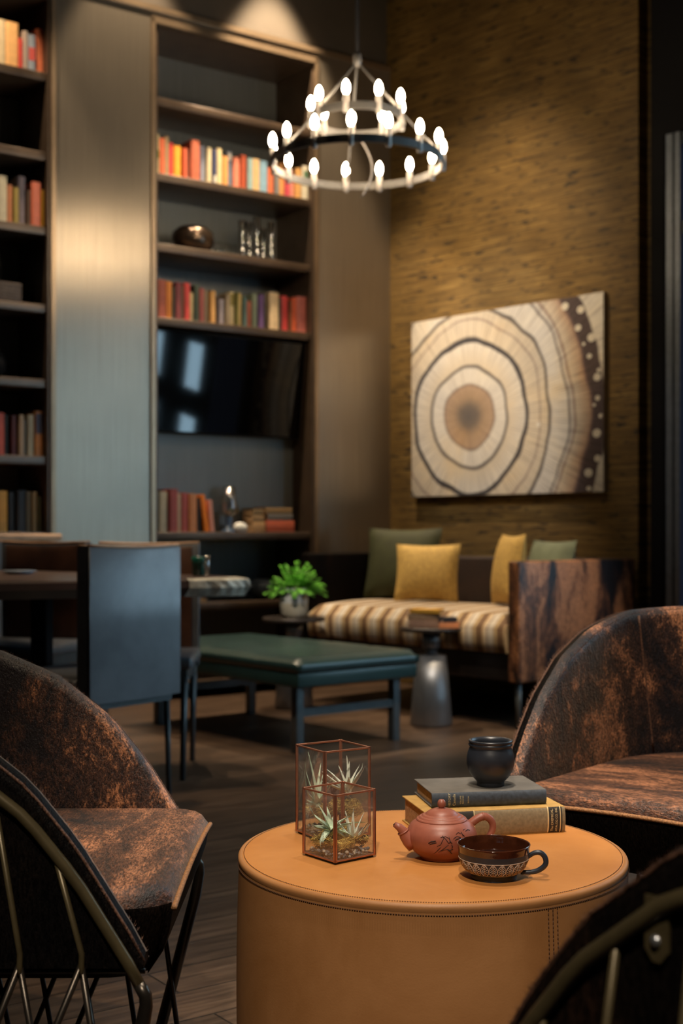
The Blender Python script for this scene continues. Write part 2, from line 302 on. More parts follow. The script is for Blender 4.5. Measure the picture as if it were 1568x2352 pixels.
c = mixc(nt, mth(nt, 'MULTIPLY', dots, inb), c, (0.8, 0.76, 0.68))
wc = ramp(nt, noi(nt, mp.outputs[0], 2.5, 4), [(0.3, (0.85, 0.88, 0.95)), (0.55, (1, 1, 1)), (0.75, (1.12, 1.0, 0.80))])
nt.links.new(mixc(nt, 1.0, c, wc, 'MULTIPLY'), b.inputs['Base Color']); b.inputs['Roughness'].default_value = 0.75
M['rings'] = m
M['canvas'] = plain('canvas_edge', (0.5, 0.44, 0.34), 0.8)

# ------------------------------------------------------------------ mesh helpers
class MB:
    def __init__(s): s.v = []; s.f = []; s.m = []; s.s = []
    def add(s, vs, fs, mi=0, smooth=False, xf=None):
        o = len(s.v)
        s.v += [tuple(xf @ Vector(p)) if xf is not None else tuple(p) for p in vs]
        for f in fs: s.f.append([i+o for i in f]); s.m.append(mi); s.s.append(smooth)
        return s
    def box(s, lo, hi, mi=0, xf=None, bev=0.0):
        if bev > 0:
            bm = bmesh.new(); bmesh.ops.create_cube(bm, size=1)
            for v in bm.verts: v.co = Vector(((lo[i]+hi[i])/2 + v.co[i]*(hi[i]-lo[i]) for i in range(3)))
            bev = min(bev, 0.49*min(hi[i]-lo[i] for i in range(3)))
            bmesh.ops.bevel(bm, geom=bm.edges[:], offset=bev, segments=3, affect='EDGES', profile=0.5)
            bm.verts.ensure_lookup_table()
            s.add([v.co[:] for v in bm.verts], [[v.index for v in f.verts] for f in bm.faces], mi, True, xf); bm.free(); return s
        x0, y0, z0 = lo; x1, y1, z1 = hi
        vs = [(x0, y0, z0), (x1, y0, z0), (x1, y1, z0), (x0, y1, z0), (x0, y0, z1), (x1, y0, z1), (x1, y1, z1), (x0, y1, z1)]
        return s.add(vs, [(0, 3, 2, 1), (4, 5, 6, 7), (0, 1, 5, 4), (1, 2, 6, 5), (2, 3, 7, 6), (3, 0, 4, 7)], mi, False, xf)
    def tube(s, pts, r, seg=8, mi=0, closed=False, xf=None, cap=True):
        pts = [Vector(p) for p in pts]; n = len(pts)
        rs = r if isinstance(r, (list, tuple)) else [r]*n
        vs = []; fs = []; up = None
        for i, p in enumerate(pts):
            a = pts[(i-1) % n] if (closed or i > 0) else p; c = pts[(i+1) % n] if (closed or i < n-1) else p
            t = (c-a)
            if t.length < 1e-9: t = Vector((0, 0, 1))
            t.normalize()
            if up is None:
                up = Vector((0, 0, 1)) if abs(t.z) < 0.9 else Vector((1, 0, 0))
            u = t.cross(up)
            if u.length < 1e-6: u = t.orthogonal()
            u.normalize(); w = u.cross(t).normalized(); up = w
            for k in range(seg):
                q = 2*PI*k/seg; vs.append(p + (u*math.cos(q)+w*math.sin(q))*rs[i])
        m_ = n if closed else n-1
        for i in range(m_):
            j = (i+1) % n
            for k in range(seg):
                l = (k+1) % seg; fs.append((i*seg+k, i*seg+l, j*seg+l, j*seg+k))
        if cap and not closed:
            fs.append(tuple(range(seg))[::-1]); fs.append(tuple((n-1)*seg+k for k in range(seg)))
        return s.add(vs, fs, mi, True, xf)
    def lathe(s, prof, seg=48, mi=0, xf=None, mis=None):
        vs = []; fs = []
        for (r, z) in prof:
            for k in range(seg):
                a = 2*PI*k/seg; vs.append((r*math.cos(a), r*math.sin(a), z))
        o0 = len(s.f)
        s.add(vs, [], mi, True, xf); o = len(s.v)-len(vs)
        for i in range(len(prof)-1):
            mm = mis[i] if mis else mi
            for k in range(seg):
                l = (k+1) % seg
                s.f.append([o+i*seg+k, o+i*seg+l, o+(i+1)*seg+l, o+(i+1)*seg+k]); s.m.append(mm); s.s.append(True)
        return s
    def prism(s, poly, z0, z1, mi=0, xf=None):
        n = len(poly); vs = [(x, y, z0) for x, y in poly]+[(x, y, z1) for x, y in poly]
        fs = [tuple(range(n))[::-1], tuple(range(n, 2*n))]+[(i, (i+1) % n, n+(i+1) % n, n+i) for i in range(n)]
        return s.add(vs, fs, mi, False, xf)
    def grid(s, g, mi=0, closed_u=False, smooth=True, xf=None):
        nu = len(g); nv = len(g[0]); vs = [p for row in g for p in row]; fs = []
        for i in range(nu if closed_u else nu-1):
            j = (i+1) % nu
            for k in range(nv-1): fs.append((i*nv+k, j*nv+k, j*nv+k+1, i*nv+k+1))
        return s.add(vs, fs, mi, smooth, xf)
    def build(s, name, mats, parent=None, sub=0, loc=None, rotz=0, fixn=True):
        me = bpy.data.meshes.new(name); me.from_pydata(s.v, [], s.f)
        if not isinstance(mats, (list, tuple)): mats = [mats]
        for x in mats: me.materials.append(x)
        for i, p in enumerate(me.polygons): p.material_index = s.m[i]; p.use_smooth = s.s[i]
        if fixn:
            bm = bmesh.new(); bm.from_mesh(me); bmesh.ops.recalc_face_normals(bm, faces=bm.faces[:]); bm.to_mesh(me); bm.free()
        me.update()
        o = bpy.data.objects.new(name, me); COL.objects.link(o)
        if parent: o.parent = parent
        if loc is not None: o.location = loc
        o.rotation_euler.z = rotz
        if sub:
            q = o.modifiers.new('subdivision', 'SUBSURF'); q.levels = sub; q.render_levels = sub
        return o
def empty(name, loc, rotz, label, cat, group=None):
    o = bpy.data.objects.new(name, None); COL.objects.link(o); o.location = loc; o.rotation_euler.z = rotz; o.empty_display_size = 0.05
    return tag(o, label, cat, group)
def tag(o, label=None, cat=None, group=None, kind=None):
    if label: o['label'] = label
    if cat: o['category'] = cat
    if group: o['group'] = group
    if kind: o['kind'] = kind
    return o
def kids(o): return [c for c in list(bpy.data.objects) if c.parent == o]
def dup(root, loc, rotz, label, group=None):
    def rec(o, par):
        c = o.copy(); COL.objects.link(c); c.parent = par
        for k in kids(o): rec(k, c)
        return c
    r = rec(root, None); r.location = loc; r.rotation_euler.z = rotz; r['label'] = label
    if group: r['group'] = group
    return r
def text_part(name, body, size, mat, parent, mtx, extrude=0.0002):
    cu = bpy.data.curves.new(name, 'FONT'); cu.body = body; cu.size = size; cu.extrude = extrude; cu.align_x = 'CENTER'; cu.align_y = 'CENTER'
    t = bpy.data.objects.new(name+'_src', cu); COL.objects.link(t)
    dg = bpy.context.evaluated_depsgraph_get(); me = bpy.data.meshes.new_from_object(t.evaluated_get(dg))
    COL.objects.unlink(t); bpy.data.objects.remove(t)
    me.name = name; me.transform(mtx); me.materials.clear(); me.materials.append(mat)
    o = bpy.data.objects.new(name, me); COL.objects.link(o); o.parent = parent; return o
A1 = math.atan2(d1.y, d1.x); A2 = math.atan2(d2.y, d2.x)
def t1_of(px, dep=0.0):     # where a sight line in the photograph meets the bookcase wall plane
    k = (px-CX)/F; p = P1 + n1*dep
    return (k*p.y-p.x)/(d1.x-k*d1.y)
def t2_of(px, dep=0.0):
    k = (px-CX)/F; p = CORNER + n2*dep
    return (k*p.y-p.x)/(d2.x-k*d2.y)
def zrow(py, Y): return H + (HY-py)*Y/F

# ------------------------------------------------------------------ setting
CEIL = 5.0
MB().box((-7, -3, -0.1), (7, 10, 0)).build('floor', M['floor'])['kind'] = 'structure'
MB().box((-7, -3, CEIL), (7, 10, CEIL+0.1)).build('ceiling', M['black'])['kind'] = 'structure'
TOPZ = zrow(45, 7.30)                      # 3.81
TR = 1.107                                 # right bookcase t 0..TR ; left one LL0..LL1
LL1 = t1_of(121); LL0 = LL1-1.25
DEP = 0.42
w = MB()
zt = TOPZ+0.05
w.box((LL1, 0, 0), (0, DEP+0.1, zt))                     # metal pier between the cases
w.box((TR, 0, 0), (1.681, DEP+0.1, zt))                  # metal pier at the corner
w.box((-5.2, 0, 0), (LL0, DEP+0.1, zt))
w.box((LL0, 0, TOPZ), (LL1, DEP, zt)); w.box((0, 0, TOPZ), (TR, DEP, zt))
w.box((LL0, DEP, 0), (LL1, DEP+0.1, zt)); w.box((0, DEP, 0), (TR, DEP+0.1, zt))
o = w.build('wall_back', M['bronze'], loc=P1, rotz=A1); o['kind'] = 'structure'
o = MB().box((-5.2, 0.03, zt), (1.681, DEP+0.1, CEIL)).build('wall_back_upper', M['plaster'], loc=P1, rotz=A1); o['kind'] = 'structure'
o = MB().box((-5.2, -0.012, zt), (1.681, 0.03, zt+0.03)).build('trim_1', M['trim'], loc=P1, rotz=A1); o['kind'] = 'structure'
E2 = t2_of(1465); S2 = t2_of(1506, 0.08)
o = MB().box((-0.3, 0, 0), (E2, 0.4, CEIL)).build('wall_right', M['grass'], loc=CORNER, rotz=A2); o['kind'] = 'structure'
o = MB().box((E2, 0.08, 0), (S2+0.02, 0.4, CEIL)).build('wall_right_return', M['grass'], loc=CORNER, rotz=A2); o['kind'] = 'structure'
# glazed wall that carries on along the papered one
win = bpy.data.objects.new('window_1', None); COL.objects.link(win); win.location = CORNER; win.rotation_euler.z = A2; win['kind'] = 'structure'
fr = MB(); ws = S2+0.02; we = 6.2
fr.box((ws, 0.0, 0), (t2_of(1524), 0.25, CEIL), 0)
MB_ = MB()
a, b_ = t2_of(1526), t2_of(1540)
cols = [(t2_of(1526), t2_of(1541)), (t2_of(1546), t2_of(1558)), (2.80, 2.90)]
for c0, c1 in cols: MB_.box((c0, 0.01, 0), (c1, 0.12, 3.02), 0)
for z in (0.0, 2.50, 2.96): MB_.box((cols[1][0], 0.03, z), (2.9, 0.10, z+0.06), 0)
fr.build('frame_post', M['black'], win); MB_.build('window_frame', M['winframe'], win)
MB().box((cols[1][0], 0.06, 0), (2.85, 0.075, 3.0)).build('window_pane', M['darkpane'], win)
gx = [(3.00, 3.42), (3.98, 4.42), (4.92, 5.32), (5.66, 6.02)]
for x0_, x1_ in gx: MB().box((x0_, 0.06, 0.75), (x1_, 0.075, 2.98)).build('window_pane', M['winglow'], win)
px_ = MB(); prev = 2.90
for x0_, x1_ in gx+[(we, we)]: px_.box((prev, 0.02, 0), (x0_, 0.12, 3.02)); prev = x1_
for x0_, x1_ in gx:
    for za, zb2 in ((0, 0.75), (1.15, 1.38), (1.78, 1.98), (2.34, 2.52), (2.90, 3.02)): px_.box((x0_, 0.02, za), (x1_, 0.12, zb2))
px_.build('window_panel', M['darkwall'], win)
MB().box((t2_of(1524), 0.0, 3.02), (we, 0.25, CEIL)).build('window_header', M['black'], win)
# remaining walls of the room, outside the frame
o = MB().box((0, 0, 0), (6, 0.1, CEIL)).build('wall_window_side', M['darkwall'], loc=w2(we), rotz=A2); o['kind'] = 'structure'
o = MB().box((-7, -3.1, 0), (7, -3, CEIL)).build('wall_rear', M['darkwall']); o['kind'] = 'structure'
o = MB().box((-5.3, -3, 0), (-5.2, 5, CEIL)).build('wall_left', M['darkwall']); o['kind'] = 'structure'

# ------------------------------------------------------------------ bookcases
LV = [zrow(218, 7.3), zrow(392, 7.3), zrow(555, 7.3), zrow(725, 7.3), 0.95, 0.545, 0.10]
def bookcase(name, loc, width, levels, tvbox, label):
    r = empty(name, loc, A1, label, 'bookcase')
    for x in (0.0, width-0.03):
        MB().box((x, -0.004, 0.0), (x+0.03, DEP-0.002, TOPZ-0.004)).build('side_panel', M['shelf'], r)
    MB().box((0.03, DEP-0.022, 0.0), (width-0.03, DEP-0.002, TOPZ-0.03)).build('back_panel', M['caseback'], r)
    MB().box((0.03, 0.0, TOPZ-0.034), (width-0.03, DEP-0.022, TOPZ-0.004)).build('top_panel', M['shelf'], r)
    fr_ = MB(); q = 0.012
    fr_.box((-q, -0.016, 0), (q, -0.004, TOPZ+q)); fr_.box((width-q, -0.016, 0), (width+q, -0.004, TOPZ+q)); fr_.box((-q, -0.016, TOPZ-q*1.5), (width+q, -0.004, TOPZ+q*1.5))
    fr_.build('edge_trim', M['trim'], r)
    for z in levels:
        MB().box((0.03, 0.012, z-0.045), (width-0.03, DEP-0.022, z), bev=0.004).build('shelf', M['shelf'], r)
    if tvbox:
        MB().box((0.03, 0.21, levels[4]), (width-0.03, DEP-0.022, levels[3]-0.045)).build('recess_panel', M['caseback'], r)
    return r
bookcase('bookcase', w1(0), TR, LV, True, 'tall dark bronze built-in bookcase holding the wall screen and a bronze bowl')
lvl = LV[:4]+[zrow(872, 6.95), zrow(1048, 6.95), 0.95, 0.545, 0.10]
bookcase('bookcase', w1(LL0), LL1-LL0, lvl, False, 'dark built-in bookcase at the far left, cut by the picture edge')

def book_mesh(wd, dp, h, mat, band=None, top=False):
    b_ = MB(); c = min(0.004, wd*0.14)
    # cover: rounded spine at the front (y=0), boards, page block set in
    pts = [(0, dp), (0, 0.006), (wd*0.2, 0.0), (wd*0.8, 0.0), (wd, 0.006), (wd, dp), (wd-c, dp), (wd-c, 0.008), (c, 0.008), (c, dp)]
    n = len(pts); vs = [(x, y, 0) for x, y in pts]+[(x, y, h) for x, y in pts]
    fs = [(i, (i+1) % n, n+(i+1) % n, n+i) for i in range(n)]
    for z in (0, n): fs += [tuple(z+i for i in q) for q in ((0, 1, 8, 9), (1, 2, 3, 4), (1, 4, 7, 8), (4, 5, 6, 7))]
    b_.add(vs, fs, 0)
    b_.box((c, 0.008, 0.003), (wd-c, dp-0.004, h-0.004), 1)
    if band is not None:
        z0, z1 = band[0]*h, band[1]*h
        b_.box((wd*0.12, -0.0008, z0), (wd*0.88, 0.002, z1), 2)
    return b_
CNAME = {}
def bmat(cn, hexc):
    k = cn.replace(' ', '_')+'_cloth_'+hexc
    if k not in _cache: plain(k, hexc, 0.55, var=0.12, scale=40)
    return _cache[k]
def ordn(i): return ['first', 'second', 'third', 'fourth', 'fifth', 'sixth', 'seventh', 'eighth', 'ninth', 'tenth', 'eleventh', 'twelfth', 'thirteenth', 'fourteenth', 'fifteenth', 'sixteenth', 'seventeenth', 'eighteenth', 'nineteenth', 'twentieth'][i]
def row(books, z, where, group, dep=0.05, side=None, lim=(0.034, 9)):
    """books: (px0, px1, top height in m, colour name, hex, band or None)"""
    info = []
    x = lim[0]
    for k, (a_, b2, h, cn, hx, *bd) in enumerate(books):
        t0 = t1_of(a_, dep); t1 = t1_of(b2, dep); wd = max(0.014, t1-t0-0.0015)
        t0 = max(t0, x); t1 = t0+wd; x = t1+0.0008
        dp = 0.13+0.03*random.random(); off = random.uniform(-0.012, 0.018)
        mats = [bmat(cn, hx), M['page']]
        band = None
        if bd and bd[0]: band = bd[0][:2]; mats.append(bmat(bd[0][2], bd[0][3]))
        mb = book_mesh(wd, dp, h, None, band)
        o = mb.build('book', mats, loc=w1(t0, dep+off, z), rotz=A1)
        info.append((o, cn, k))
    L = len(info); labs = []
    for i, (o, cn, k) in enumerate(info):
        art = 'an' if cn[0] in 'aeiou' else 'a'
        if i == 0: s = f'{cn} book at left end of {where}, beside {info[1][1]}'
        elif i == L-1: s = f'{cn} book at right end of {where}, beside {info[i-1][1]}'
        else: s = f'{cn} book between {info[i-1][1]} and {info[i+1][1]} ones on {where}'
        labs.append(s)
    for i, (o, cn, k) in enumerate(info):
        s = labs[i]
        if labs.count(s) > 1: s = f'{cn} book {ordn(i) if i < L/2 else ordn(L-1-i)} from the {"left" if i < L/2 else "right"} end of {where}'
        tag(o, s, 'book', group)
def zx(x, s=3.92, o=340): return o+x/s
RA = [(30, 80, .225, 'cream', 'C9BB8E', (.4, .6, 'green', '5F7A2E')), (88, 138, .205, 'orange', 'E0714A'), (142, 186, .225, 'taupe', 'A98F6A'), (188, 230, .195, 'red', 'E0423C'), (233, 304, .185, 'yellow', 'F0A830'),
      (312, 350, .175, 'vermilion', 'D4603E'), (352, 384, .18, 'brown', '7C5A45'), (386, 466, .235, 'brick', 'C0674A'), (480, 532, .215, 'slate blue', '8D93A5'), (536, 578, .21, 'ivory', 'D9CDA8'),
      (580, 614, .20, 'navy', '3D456E', (.05, .25, 'white', 'DDD8C8')), (616, 668, .215, 'cream', 'DCCB9B'), (670, 718, .175, 'amber', 'E3A05C'), (722, 770, .215, 'blue grey', '707E92', (.75, .95, 'white', 'DDD8D0')), (776, 832, .185, 'salmon', 'E88A70'),
      (836, 888, .205, 'rust', 'B5502F'), (892, 938, .19, 'pale blue', '9DBDC0'), (940, 1004, .195, 'sand', 'E2BE8C'), (1010, 1080, .195, 'sky blue', '93BBD4'), (1084, 1138, .165, 'coral', 'EC7E55'),
      (1142, 1184, .165, 'grey', '8E8E8E'), (1188, 1238, .205, 'apricot', 'EBA765'), (1242, 1288, .18, 'crimson', 'DC5566'), (1292, 1328, .18, 'pink', 'E89C8C'), (1332, 1380, .19, 'honey', 'E5AE68'), (1386, 1474, .21, 'ivory', 'DBD3BD', (.45, .85, 'green', '557A5C'))]
RB = [(30, 72, .22, 'rust', 'C0654D'), (84, 164, .22, 'terracotta', 'B55F48'), (168, 224, .215, 'orange', 'F09540'), (226, 247, .19, 'grey', '5C6258'), (249, 300, .215, 'maroon', '8E4548'), (302, 330, .2, 'brown', '7D604C'),
      (332, 384, .22, 'red', 'E0504A'), (386, 424, .17, 'cream', 'E0C993'), (426, 470, .215, 'dark green', '4A5848'), (472, 518, .2, 'dusty rose', 'B0605A'), (520, 558, .195, 'taupe', '98866A'), (562, 610, .19, 'amber', 'DFAB68'),
      (612, 640, .16, 'black', '2C2426'), (642, 690, .15, 'lilac grey', 'A49AA0'), (696, 738, .18, 'putty', '94846C'), (740, 788, .2, 'cream', 'D8C494', (.6, .95, 'olive', '8A7C3C')), (790, 818, .2, 'olive', '6E6A35'),
      (820, 858, .2, 'straw', 'CDB070'), (860, 898, .18, 'teal', '5A7470'), (900, 944, .16, 'brick', 'B5634A'), (952, 1000, .21, 'sage', '8D9880'), (1002, 1048, .205, 'purple', '75568C'), (1050, 1086, .225, 'dark taupe', '5A5044'),
      (1092, 1174, .225, 'ivory', 'E9CDA2'), (1176, 1203, .2, 'black', '33302E'), (1206, 1264, .215, 'red', 'E24B48'), (1267, 1293, .19, 'brown', '74482E'), (1296, 1340, .21, 'vermilion', 'E5683F'), (1346, 1434, .225, 'salmon', 'D4786A')]
row([(zx(a), zx(b), h, c, x, *r) for a, b, h, c, x, *r in RA], LV[1], 'the shelf above the bronze bowl', 'books on the upper shelf of the right bookcase')
row([(zx(a), zx(b), h, c, x, *r) for a, b, h, c, x, *r in RB], LV[3], 'the shelf above the screen', 'books on the shelf above the screen')
RC = [(65, 105, .235, 'black', '23221F'), (107, 184, .23, 'cream', 'B8AD95'), (186, 264, .245, 'maroon', '9A4A48'), (266, 309, .22, 'taupe', 'B09C85'), (311, 374, .225, 'red', 'A9504C'), (376, 445, .22, 'tan', 'BE8058'), (447, 482, .2, 'black', '1B1A1A')]
row([(zx(a), zx(b), h, c, x) for a, b, h, c, x in RC], LV[4], 'the shelf below the screen', 'books on the shelf below the screen', dep=0.04)
RL1 = [(-30, 44, .235, 'cream', 'DCC49A'), (46, 154, .235, 'apricot', 'E6B070'), (156, 189, .16, 'red', 'C8443C'), (191, 234, .205, 'taupe', 'A99688'), (236, 304, .195, 'blue grey', '8E95A0', (.3, .65, 'red', 'C25048')), (310, 388, .24, 'coral', 'E07B55')]
RL2 = [(-20, 58, .24, 'cream', 'C9BFA5'), (62, 108, .2, 'rust', 'C27A50'), (112, 158, .19, 'olive', 'A08C45'), (162, 230, .26, 'mauve grey', '8A7A80'), (232, 262, .19, 'brown', '5E4634'), (264, 344, .235, 'coral', 'E87F62'), (346, 376, .2, 'mustard', 'C9962E')]
RL3 = [(-30, 38, .22, 'coral', 'B55245'), (42, 92, .21, 'black', '14120F'), (96, 140, .21, 'dark maroon', '4A1518'), (160, 204, .215, 'taupe', 'A08A72'), (207, 243, .19, 'grey', '6A665C'), (246, 304, .22, 'cream', 'B5A88C'), (306, 384, .24, 'amber', 'B57A48', (.5, .95, 'navy', '3F4058'))]
RL4 = [(-10, 74, .215, 'gold', 'C79A48'), (80, 138, .21, 'black', '101214'), (142, 228, .22, 'dark navy', '10161E'), (236, 284, .215, 'olive', '5E5030'), (287, 334, .215, 'bronze', '8A7448'), (337, 374, .19, 'sage', '5A665C')]
left0 = LL0+0.034
row([(a/3.677, b/3.677, h, c, x, *r) for a, b, h, c, x, *r in RL1], LV[0], 'the topmost shelf at far left', 'books on the topmost shelf at far left', lim=(left0, 9), dep=0.04)
row([(a/3.677, b/3.677, h, c, x, *r) for a, b, h, c, x, *r in RL2], LV[2], 'the left shelf level with the bowl', 'books on the middle left shelf', lim=(left0, 9), dep=0.04)
row([(a/3.79, b/3.79, h, c, x, *r) for a, b, h, c, x, *r in RL3], lvl[5], 'the left shelf below the vase', 'books on the left shelf below the vase', lim=(left0, 9), dep=0.04)
row([(a/3.79, b/3.79, h, c, x, *r) for a, b, h, c, x, *r in RL4], 0.95, 'the lowest visible left shelf', 'books on the lowest left shelf', lim=(left0, 9), dep=0.04)
# two leaning books
for px, h, cn, hx, lean, lb in ((zx(492), .215, 'orange', 'E8801E', -9, 'orange book leaning left beside a black one below the wall screen'), (zx(543), .185, 'pink', 'D89A8C', -5, 'short pink book leaning on the orange one below the wall screen')):
    r_ = empty('book', w1(t1_of(px, 0.05)+0.01, 0.04, 0.95), A1, lb, 'book', 'leaning books below the screen')
    th_ = math.radians(lean); b_ = book_mesh(0.032 if cn == 'orange' else 0.027, 0.14, h, None)
    xf = Matrix.Rotation(th_, 4, 'Y'); b_.v = [tuple(xf @ Vector(p)) for p in b_.v]
    mz = min(p[2] for p in b_.v); b_.v = [(p[0], p[1], p[2]-mz) for p in b_.v]
    b_.build('cover', [bmat(cn, hx), M['page']], r_)
# lying stack
def lying(loc, rz, L, D, T, mat, label, group=None):
    r_ = empty('book', loc, rz, label, 'book', group)
    cv = MB(); c = 0.003
    cv.box((0, 0, 0), (L, D, c)); cv.box((0, 0, T-c), (L, D, T)); cv.box((0, 0, 0), (L, c, T), bev=0.0012)
    cv.build('cover', mat, r_)
    MB().box((0.004, c, c), (L-0.004, D-0.004, T-c)).build('page_block', M['page'], r_)
    return r_
sx0 = t1_of(zx(1065), 0.05); z = 0.95
for T, L, hx, cn, lb, off in ((0.070, 0.20, 'CC6444', 'orange', 'thick orange-red book lying at bottom of stack below the screen', 0), (0.040, 0.18, '77716C', 'grey', 'grey book lying in middle of stack below the screen', 0.008), (0.036, 0.19, 'A08055', 'tan', 'tan book lying on top of stack below the screen', -0.006)):
    lying(w1(sx0+off, 0.05, z), A1, L, 0.15, T, bmat(cn, hx), lb, 'stacked books below the screen'); z += T+0.0008
z = 0.95
for T, L, hx, cn, lb in ((0.062, 0.085, 'C39A6A', 'sand', 'sand coloured block-like book at bottom left of the stacked books'), (0.04, 0.08, 'A88860', 'brown', 'brown book lying middle left among the stacked books'), (0.035, 0.075, '8C7450', 'khaki', 'khaki book lying top left among the stacked books')):
    lying(w1(sx0-0.092, 0.055, z), A1, L, 0.13, T, bmat(cn, hx), lb, 'stacked books below the screen'); z += T+0.0008

# things on the shelves
b_ = MB(); prof = [(0.001, 0.0), (0.075, 0.0), (0.115, 0.025), (0.128, 0.06), (0.118, 0.095), (0.085, 0.118), (0.05, 0.125), (0.046, 0.120), (0.08, 0.112), (0.11, 0.09), (0.12, 0.06), (0.11, 0.03), (0.07, 0.008), (0.001, 0.006)]
prof = [(a, z*1.25) for a, z in prof]
tag(b_.lathe(prof, 40).build('bowl', M['bowl'], loc=w1(t1_of(442, 0.145), 0.145, LV[2])), 'round dark bronze bowl with shining top on the upper right shelf', 'bowl')
k = 0
for pxc, h, rad in ((556, .215, .022), (572, .225, .020), (590, .25, .022), (604, .20, .021), (622, .235, .023)):
    b_ = MB(); b_.lathe([(0.001, 0), (rad*.9, 0), (rad, 0.01), (rad*.86, h*.5), (rad, h), (rad-.0015, h), (rad*.82, h*.5), (rad*.9, 0.014), (0.001, 0.013)], 24)
    lb = ['leftmost of the five tall clear glasses beside the bronze bowl', 'second tall clear glass from the left beside the bronze bowl', 'tallest clear glass, middle of the five beside the bronze bowl', 'shortest of the five tall glasses, second from right', 'rightmost of the five tall clear glasses on the bowl shelf'][k]
    tag(b_.build('glass', M['glass_tall'] if 'glass_tall' in M else M.setdefault('glass_tall', thin_glass('bright_glass', (0.9, 0.9, 0.88), 0.08, 1.6, 2.2)), loc=w1(t1_of(pxc, 0.06+0.045*(k % 2)), 0.06+0.045*(k % 2), LV[2])), lb, 'glass', 'tall glasses on the bowl shelf'); k += 1
for k, pxc in enumerate((500, 518, 536)):
    b_ = MB(); rad = .026; h = .10; b_.lathe([(0.001, 0), (rad*.8, 0), (rad, h), (rad-.0015, h), (rad*.75, 0.008), (0.001, 0.007)], 24)
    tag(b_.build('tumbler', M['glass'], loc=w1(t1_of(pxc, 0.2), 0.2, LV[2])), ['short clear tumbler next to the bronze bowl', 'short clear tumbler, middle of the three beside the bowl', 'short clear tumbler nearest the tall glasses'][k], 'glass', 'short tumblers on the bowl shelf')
# hurricane lamp and stone
r_ = empty('hurricane_lamp', w1(t1_of(526, 0.12), 0.12, 0.95), A1, 'clear glass hurricane lamp on blue glass foot below the screen', 'lamp')
MB().lathe([(0.001, 0), (0.05, 0), (0.05, 0.01), (0.022, 0.02), (0.017, 0.05), (0.024, 0.075), (0.017, 0.09), (0.001, 0.09)], 32).build('foot', plain('blue_glass', (0.10, 0.18, 0.32), 0.1, spec=0.8), r_)
MB().lathe([(0.018, 0.09), (0.05, 0.115), (0.056, 0.15), (0.042, 0.19), (0.036, 0.27), (0.036, 0.27), (0.034, 0.27), (0.040, 0.19), (0.054, 0.15), (0.048, 0.117), (0.018, 0.092)], 32).build('glass_chimney', M['glass_tall'], r_)
MB().lathe([(0.001, 0.09), (0.02, 0.09), (0.022, 0.12), (0.008, 0.13), (0.001, 0.13)], 24).build('burner', M['bowl'], r_)
b_ = MB(); b_.lathe([(0.001, 0), (0.03, 0), (0.042, 0.02), (0.036, 0.045), (0.015, 0.056), (0.001, 0.058)], 20)
b_.v = [(x*1.15+0.002*math.sin(z*90), y*0.8, z) for x, y, z in b_.v]
tag(b_.build('stone', M['stone'], loc=w1(t1_of(549, 0.09), 0.08, 0.95), rotz=A1), 'smooth white stone beside the glass hurricane lamp', 'stone')
# left case objects
r_ = empty('basket', w1(t1_of(2, 0.06), 0.05, LV[3]), A1, 'grey-brown wicker basket on the far left shelf holding a dark bottle', 'basket')
bs = MB(); Lx, Dy, Hz = 0.19, 0.2, 0.105
x0 = -0.08
for a0, a1 in (((x0, 0, 0), (x0+Lx, 0.012, Hz)), ((x0, Dy-0.012, 0), (x0+Lx, Dy, Hz)), ((x0, 0, 0), (x0+0.012, Dy, Hz)), ((x0+Lx-0.012, 0, 0), (x0+Lx, Dy, Hz)), ((x0, 0, 0), (x0+Lx, Dy, 0.01))): bs.box(a0, a1, bev=0.003)
for i in range(6): bs.box((x0-0.002, -0.002, 0.006+i*0.017), (x0+Lx+0.002, Dy+0.002, 0.014+i*0.017), bev=0.003) if i in (0, 5) else bs.tube([(x0, -0.002, 0.01+i*.017), (x0+Lx, -0.002, 0.01+i*.017)], 0.003, 6)
bs.build('basket_body', M['wicker'], r_)
jug = MB().lathe([(0.001, 0.0), (0.03, 0), (0.036, 0.05), (0.03, 0.10), (0.012, 0.125), (0.011, 0.165), (0.016, 0.17), (0.009, 0.17), (0.008, 0.12), (0.001, 0.115)], 24)
tag(jug.build('bottle', M['black'], loc=w1(t1_of(2, 0.06)+0.0, 0.13, LV[3]+0.011)), 'dark round bottle standing in the wicker basket', 'bottle')
r_ = empty('potted_plant', w1(t1_of(80, 0.2), 0.22, LV[3]), 0, 'small dark green potted plant right of the wicker basket', 'plant')
MB().lathe([(0.001, 0), (0.03, 0), (0.038, 0.07), (0.034, 0.07), (0.001, 0.06)], 24).build('pot', M['black'], r_)
lf = MB()
def leafblade(mb, base, dirv, L, wd, bend, mi=0, n=8, fold=0.25, twist=0.0):
    base = Vector(base); d = Vector(dirv).normalized(); up = Vector((0, 0, 1)); side = d.cross(up)
    if side.length < 1e-3: side = Vector((1, 0, 0))
    side.normalize(); rows = []; p = base.copy(); st = L/n
    for i in range(n+1):
        u = i/n; hw = wd*(1-u)**0.85*(0.75+0.25*math.sin(PI*min(1, u*2)))+0.00012
        nn = side.cross(d).normalized(); s2 = (side*math.cos(twist*u)+nn*math.sin(twist*u))
        rows.append([p-s2*hw+nn*hw*fold, p+nn*(-hw*0.15), p+s2*hw+nn*hw*fold])
        d = (d+Vector(bend)*(st/L)).normalized(); p = p+d*st
    mb.grid(rows, mi)
    mb.grid([[q-nn*0.0006 for q in rw] for rw in rows], mi)
for i in range(26):
    a = random.uniform(0, 2*PI); leafblade(lf, (0, 0, 0.06), (math.cos(a), math.sin(a), random.uniform(.3, 1.6)), random.uniform(.05, .11), .010, (0, 0, -0.9))
lf.build('foliage', plain('dark_green_leaf', (0.015, 0.05, 0.015), 0.5), r_)
